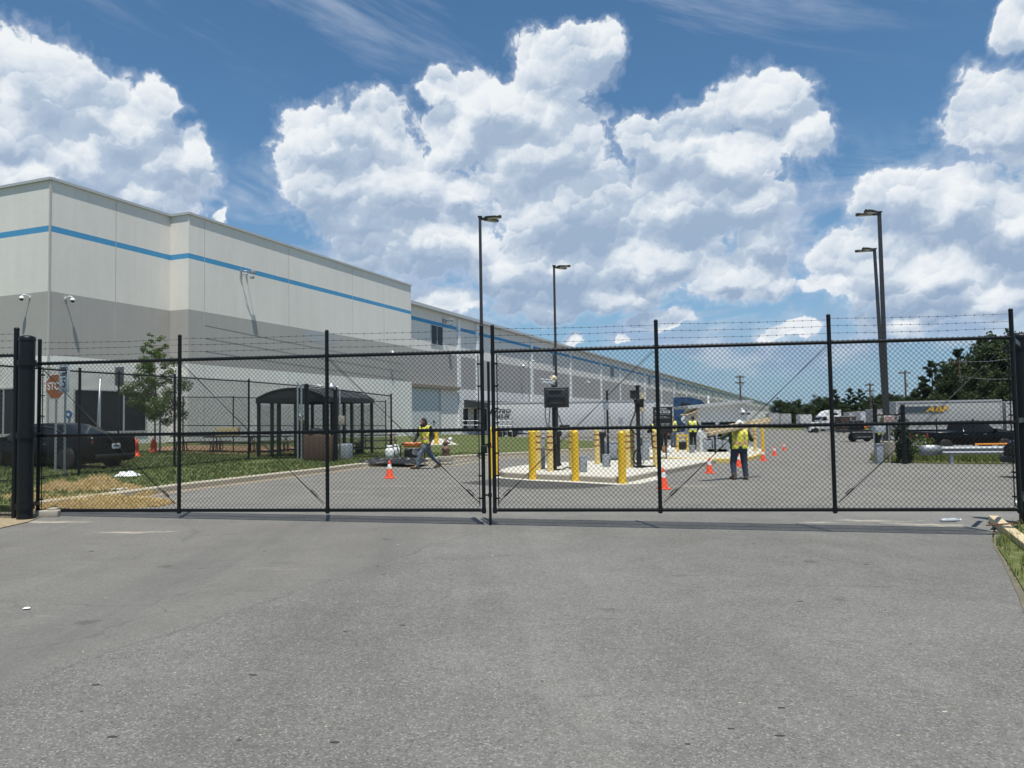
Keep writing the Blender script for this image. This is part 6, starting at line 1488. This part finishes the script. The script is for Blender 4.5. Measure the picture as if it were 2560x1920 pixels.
b.box((0, 0, .05), (.34, .16, .12), bev=.02); b.box((.08, .0, .12), (.12, .13, .05), bev=.015); o = b.build('concrete_block'); o.location = p; o.rotation_euler = (0, 0, .2); tag(o, 'broken grey concrete block under the hinge end of the gate', 'concrete block')
r_ = random.Random(5); pts = []
for k in range(42):
    p = G(r_.uniform(200, 2400), 1330 + 560 * r_.random() ** 1.6); pts.append(p)
b = MB().m(mat('tar_spot', (.03, .03, .03), .7)); b2 = MB().m(mat('pebble', (.40, .36, .28), .9))
for k, p in enumerate(pts):
    r = r_.uniform(.006, .018) if k % 3 else r_.uniform(.004, .010)
    (b if k % 3 else b2).ball((p.x, p.y, p.z + .001), (r * r_.uniform(1.2, 2.2), r, .002 if k % 3 else r * .6), 8)
tag(b.build('tar_flecks'), 'dark tar flecks scattered over the asphalt', 'tar flecks', kind='stuff'); tag(b2.build('pebbles'), 'pale small pebbles scattered over the asphalt', 'pebbles', kind='stuff')

# ------------------------------------------------------------------ trees, poles and the far edge
def leaf_mesh(name, clumps, n, size, ma, seed, flat=.5, droop=0.):
    g = np.random.default_rng(seed); cl_ = np.array([c[:3] for c in clumps]); rd = np.array([c[3:6] for c in clumps]); wt = np.prod(rd, 1) ** .67; wt = wt / wt.sum()
    idx = g.choice(len(cl_), n, p=wt); d = g.normal(size=(n, 3)); d /= np.linalg.norm(d, axis=1)[:, None]; rr = g.random(n) ** .45
    P = cl_[idx] + d * rd[idx] * rr[:, None]
    nr = d * (1 - flat) + g.normal(size=(n, 3)) * .6; nr[:, 2] += .4; nr /= np.linalg.norm(nr, axis=1)[:, None]
    a = np.cross(nr, g.normal(size=(n, 3))); a /= np.linalg.norm(a, axis=1)[:, None]; b_ = np.cross(nr, a)
    s_ = size * g.uniform(.6, 1.4, n)[:, None]; a = a * s_; b_ = b_ * s_ * .6
    V = np.concatenate([P - a * .9, P + b_ - a * .1, P + a, P - b_ - a * .1]).reshape(4, n, 3).transpose(1, 0, 2).reshape(-1, 3)
    me = bpy.data.meshes.new(name); me.from_pydata(V.tolist(), [], [(4 * i, 4 * i + 1, 4 * i + 2, 4 * i + 3) for i in range(n)]); me.materials.append(ma); me.update(); return me
def branchy(t, h, r, seed, crown0, nb=14, spread=.35, lean=0.):
    r_ = random.Random(seed); b = MB().m(BARK); path = [Vector((lean * (k / 6) ** 2 + r_.uniform(-.03, .03) * h * .15, r_.uniform(-.03, .03) * h * .15, h * k / 6)) for k in range(7)]; path[0] = Vector((0, 0, -.1))
    b.tube(path, [r * (1 - .85 * k / 6) for k in range(7)], 7); tips = []
    for k in range(nb):
        f = crown0 + (1 - crown0) * (k + .5) / nb; z = h * f; i = min(5, int(f * 6)); p = path[i].lerp(path[i + 1], f * 6 - i); a = k * 2.4 + r_.uniform(-.4, .4); l = h * spread * (1.05 - f) ** .6 * r_.uniform(.7, 1.2)
        m_ = p + Vector((math.cos(a) * l * .5, math.sin(a) * l * .5, l * .16)); e = p + Vector((math.cos(a) * l, math.sin(a) * l, l * .42)); b.tube([p, m_, e], [r * .32 * (1.1 - f), r * .2 * (1.1 - f), r * .06], 5, False); tips += [(m_, l * .3), (e, l * .38)]
    return b, tips
def tree(kind, seed, h, label, p, group, n=5000):
    t = thing(kind, label, 'tree', p, random.Random(seed).uniform(0, 6), group); r_ = random.Random(seed + 50)
    if kind == 'pine_tree':
        b, tips = branchy(t, h, h * .016 + .06, seed, .30, 22, .26); cl_ = [(*e, l * .9, l * .9, l * .55) for e, l in tips] + [(0, 0, h * .97, h * .045, h * .045, h * .05)]; size, ma, fl = h * .015 + .05, PINEF, .2
    else:
        b, tips = branchy(t, h, h * .02 + .05, seed, .28, 18, .40); cl_ = [(e.x * r_.uniform(.8, 1.1), e.y * r_.uniform(.8, 1.1), e.z + r_.uniform(-.05, .05) * h, l * 1.5, l * 1.5, l * 1.25) for e, l in tips] + [(0, 0, h * .9, h * .13, h * .13, h * .1)]; size, ma, fl = h * .014 + .05, OAKF, .4
    b.build('trunk', t); o = bpy.data.objects.new('crown', leaf_mesh('crown', cl_, n, size, ma, seed, fl)); COL.objects.link(o); o.parent = t; return t
# young tree on the lawn
p = G(387, 1131, .12); t = thing('young_tree', 'slender young tree with thin light foliage behind the gate', 'tree', p); h = at(387, 838, p.y).z - p.z
b, tips = branchy(t, h, .045, 21, .22, 26, .27); b.build('trunk', t)
o = bpy.data.objects.new('crown', leaf_mesh('crown', [(*e, l * 1.0, l * 1.0, l * .8) for e, l in tips], 13000, .043, YOUNGF, 5, .3)); COL.objects.link(o); o.parent = t
# the dark stand on the right
def hgt(px, pyt, Y): p = Gy(px, Y); return p, at(px, pyt, Y).z - p.z
right_stand = [(2312, 952, 118, 'pine_tree', 'slim dark pine standing alone left of the big stand'), (2334, 905, 112, 'pine_tree', 'narrow tall pine at the left shoulder of the right-hand stand'), (2360, 968, 106, 'broadleaf_tree', 'low broadleaf tree between the shoulder pines'), (2290, 985, 122, 'broadleaf_tree', 'low bushy tree at the left foot of the right-hand stand'), (2400, 876, 104, 'pine_tree', 'ragged tall pine with bare stem showing, beside the utility pole'), (2386, 950, 100, 'broadleaf_tree', 'broadleaf tree under the ragged tall pine'), (2432, 905, 98, 'broadleaf_tree', 'broad dark tree in the middle of the right-hand stand'), (2460, 930, 92, 'broadleaf_tree', 'dark round tree just above the trailer roof'), (2478, 850, 100, 'broadleaf_tree', 'tall dark tree in the right-hand stand behind the gate top rail'), (2520, 838, 96, 'broadleaf_tree', 'tallest broad tree against the right gate upright'), (2506, 930, 88, 'broadleaf_tree', 'shorter dark tree in front of the tallest trees'), (2560, 845, 94, 'broadleaf_tree', 'tall dark tree at the frame edge right of the gate'), (2550, 930, 84, 'broadleaf_tree', 'lower dark tree at the frame edge right of the gate'), (2600, 850, 92, 'broadleaf_tree', 'tall tree beyond the right frame edge')]
for i, (px, py, Y, kind, lab) in enumerate(right_stand):
    p, h = hgt(px, py, Y); tree(kind, 100 + i, h, lab, p, 'trees of the right-hand stand', 9000 if kind == 'broadleaf_tree' else 6500)
far = [(1948, 1000, 250, 0, 'rounded broadleaf at the warehouse end of the far tree line'), (1972, 1005, 250, 0, 'second rounded tree in the far line right of the warehouse end'), (1996, 1000, 260, 0, 'dark tree with a notch beside it in the far line'), (2022, 1010, 240, 0, 'paler green low tree in the far line'), (2046, 992, 250, 0, 'taller rounded tree in the middle of the far line'), (2074, 996, 250, 0, 'broad tree behind the second gate upright'), (2096, 1000, 240, 0, 'dark tree left of the far pines'), (2090, 975, 235, 1, 'leaning far pine left of the pine pair'), (2128, 972, 230, 1, 'left pine of the far flat-topped pair'), (2152, 974, 230, 1, 'right pine of the far flat-topped pair'), (2110, 1010, 225, 0, 'low broadleaf in front of the pine pair'), (2140, 1012, 225, 0, 'low dark tree under the pine pair'), (2178, 992, 220, 0, 'far tree just left of the twin light poles'), (2205, 985, 215, 0, 'far tree behind the twin light poles'), (2232, 985, 200, 0, 'far tree just right of the twin light poles'), (2262, 992, 180, 0, 'far tree above the left end of the striped trailer'), (2282, 1000, 170, 0, 'small far tree above the striped trailer roof')]
for i, (px, py, Y, kd, lab) in enumerate(far):
    p, h = hgt(px, py, Y); tree('pine_tree' if kd else 'broadleaf_tree', 200 + i, h, lab, p, 'far tree line', 6500)
b = leaf_mesh('undergrowth', [(*Gy(px, Y), 7, 5, 4.5) for px, Y in [(1930 + 26 * k, 270 - k * 5) for k in range(16)]], 12000, .7, OAKF, 77); o = bpy.data.objects.new('undergrowth', b); COL.objects.link(o); tag(o, 'dark mass of undergrowth along the foot of the far tree line', 'undergrowth', kind='stuff')
b = leaf_mesh('undergrowth', [(*Gy(px, Y), 5, 4, 5.5) for px, Y in [(2290 + 26 * k, 108 - 2 * k) for k in range(13)]], 12000, .38, OAKF, 78); o = bpy.data.objects.new('undergrowth', b); COL.objects.link(o); tag(o, 'dark undergrowth filling the foot of the right-hand stand', 'undergrowth', kind='stuff')
# dark climber on the fence post and a bush
for px, yb, rx, ry, n_, lab in ((2258, 1156, .32, 1.05, 1800, 'dark climbing bush round the black fence post'), (2298, 1148, .75, .55, 1500, 'yellow green weed bush left of the guard rail end')):
    p = G(px, yb, .03); t = thing('bush', lab, 'bush', p); o = bpy.data.objects.new('foliage', leaf_mesh('foliage', [(0, 0, ry, rx, rx, ry), (.1, 0, ry * .5, rx * 1.2, rx, ry * .5)], n_, .055, PINEF if px < 2280 else WEEDF, px, .3)); COL.objects.link(o); o.parent = t
    MB().m(BARK).tube([(0, 0, 0), (.05, 0, ry)], .03, 5).build('stem', t)
def utility_pole(px, pyt, Y, label, arms=1):
    p, h = hgt(px, pyt, Y); t = thing('utility_pole', label, 'utility pole', p, R(10), 'wooden utility poles'); s_ = max(1., Y / 110)
    MB().m(BARK).cyl((0, 0, 0), (0, 0, h), .17 * s_, .11 * s_, 8).build('pole', t)
    for k in range(arms):
        MB().m(BARK).box((0, .15, h - .5 - k * 1.6), (2.6, .14 * s_, .16 * s_)).build('crossarm', t)
        for x in (-1.1, -.5, .5, 1.1): MB().m(GREYBOX).cyl((x, .15, h - .42 - k * 1.6), (x, .15, h - .12 - k * 1.6), .06 * s_, n=6).build('insulator', t)
    MB().m(GREYBOX).cyl((.3, 0, h - 3.4), (.3, 0, h - 2.4), .22 * s_, n=10).build('transformer', t); return p, h
pu1 = utility_pole(1853, 938, 210, 'utility pole with two cross-arms above the guard house roof', 2); pu2 = utility_pole(2267, 926, 150, 'utility pole standing over the left end of the striped trailer', 1); pu3 = utility_pole(2404, 896, 96, 'nearest utility pole, against the dark right-hand stand', 1); pu4 = utility_pole(2178, 958, 205, 'small twin-armed pole in the far tree line', 2)
for (pa, ha), (pb, hb_), dz, lab in ((pu2, pu3, .3, 'upper wire strung between the right-hand utility poles'), (pu2, pu3, 2.2, 'lower wire strung between the right-hand utility poles')):
    a = pa + Vector((0, 0, ha - dz)); c = pb + Vector((0, 0, hb_ - dz)); e = c + (c - a) * .9; pts = [a.lerp(c, k / 10) - Vector((0, 0, 4 * 1.2 * k / 10 * (1 - k / 10))) for k in range(11)] + [c.lerp(e, k / 6) - Vector((0, 0, 4 * .8 * k / 6 * (1 - k / 6))) for k in range(1, 7)]
    tag(MB().m(GREYBOX).tube(pts, .03, 4).build('power_line'), lab, 'wire', 'overhead wires')
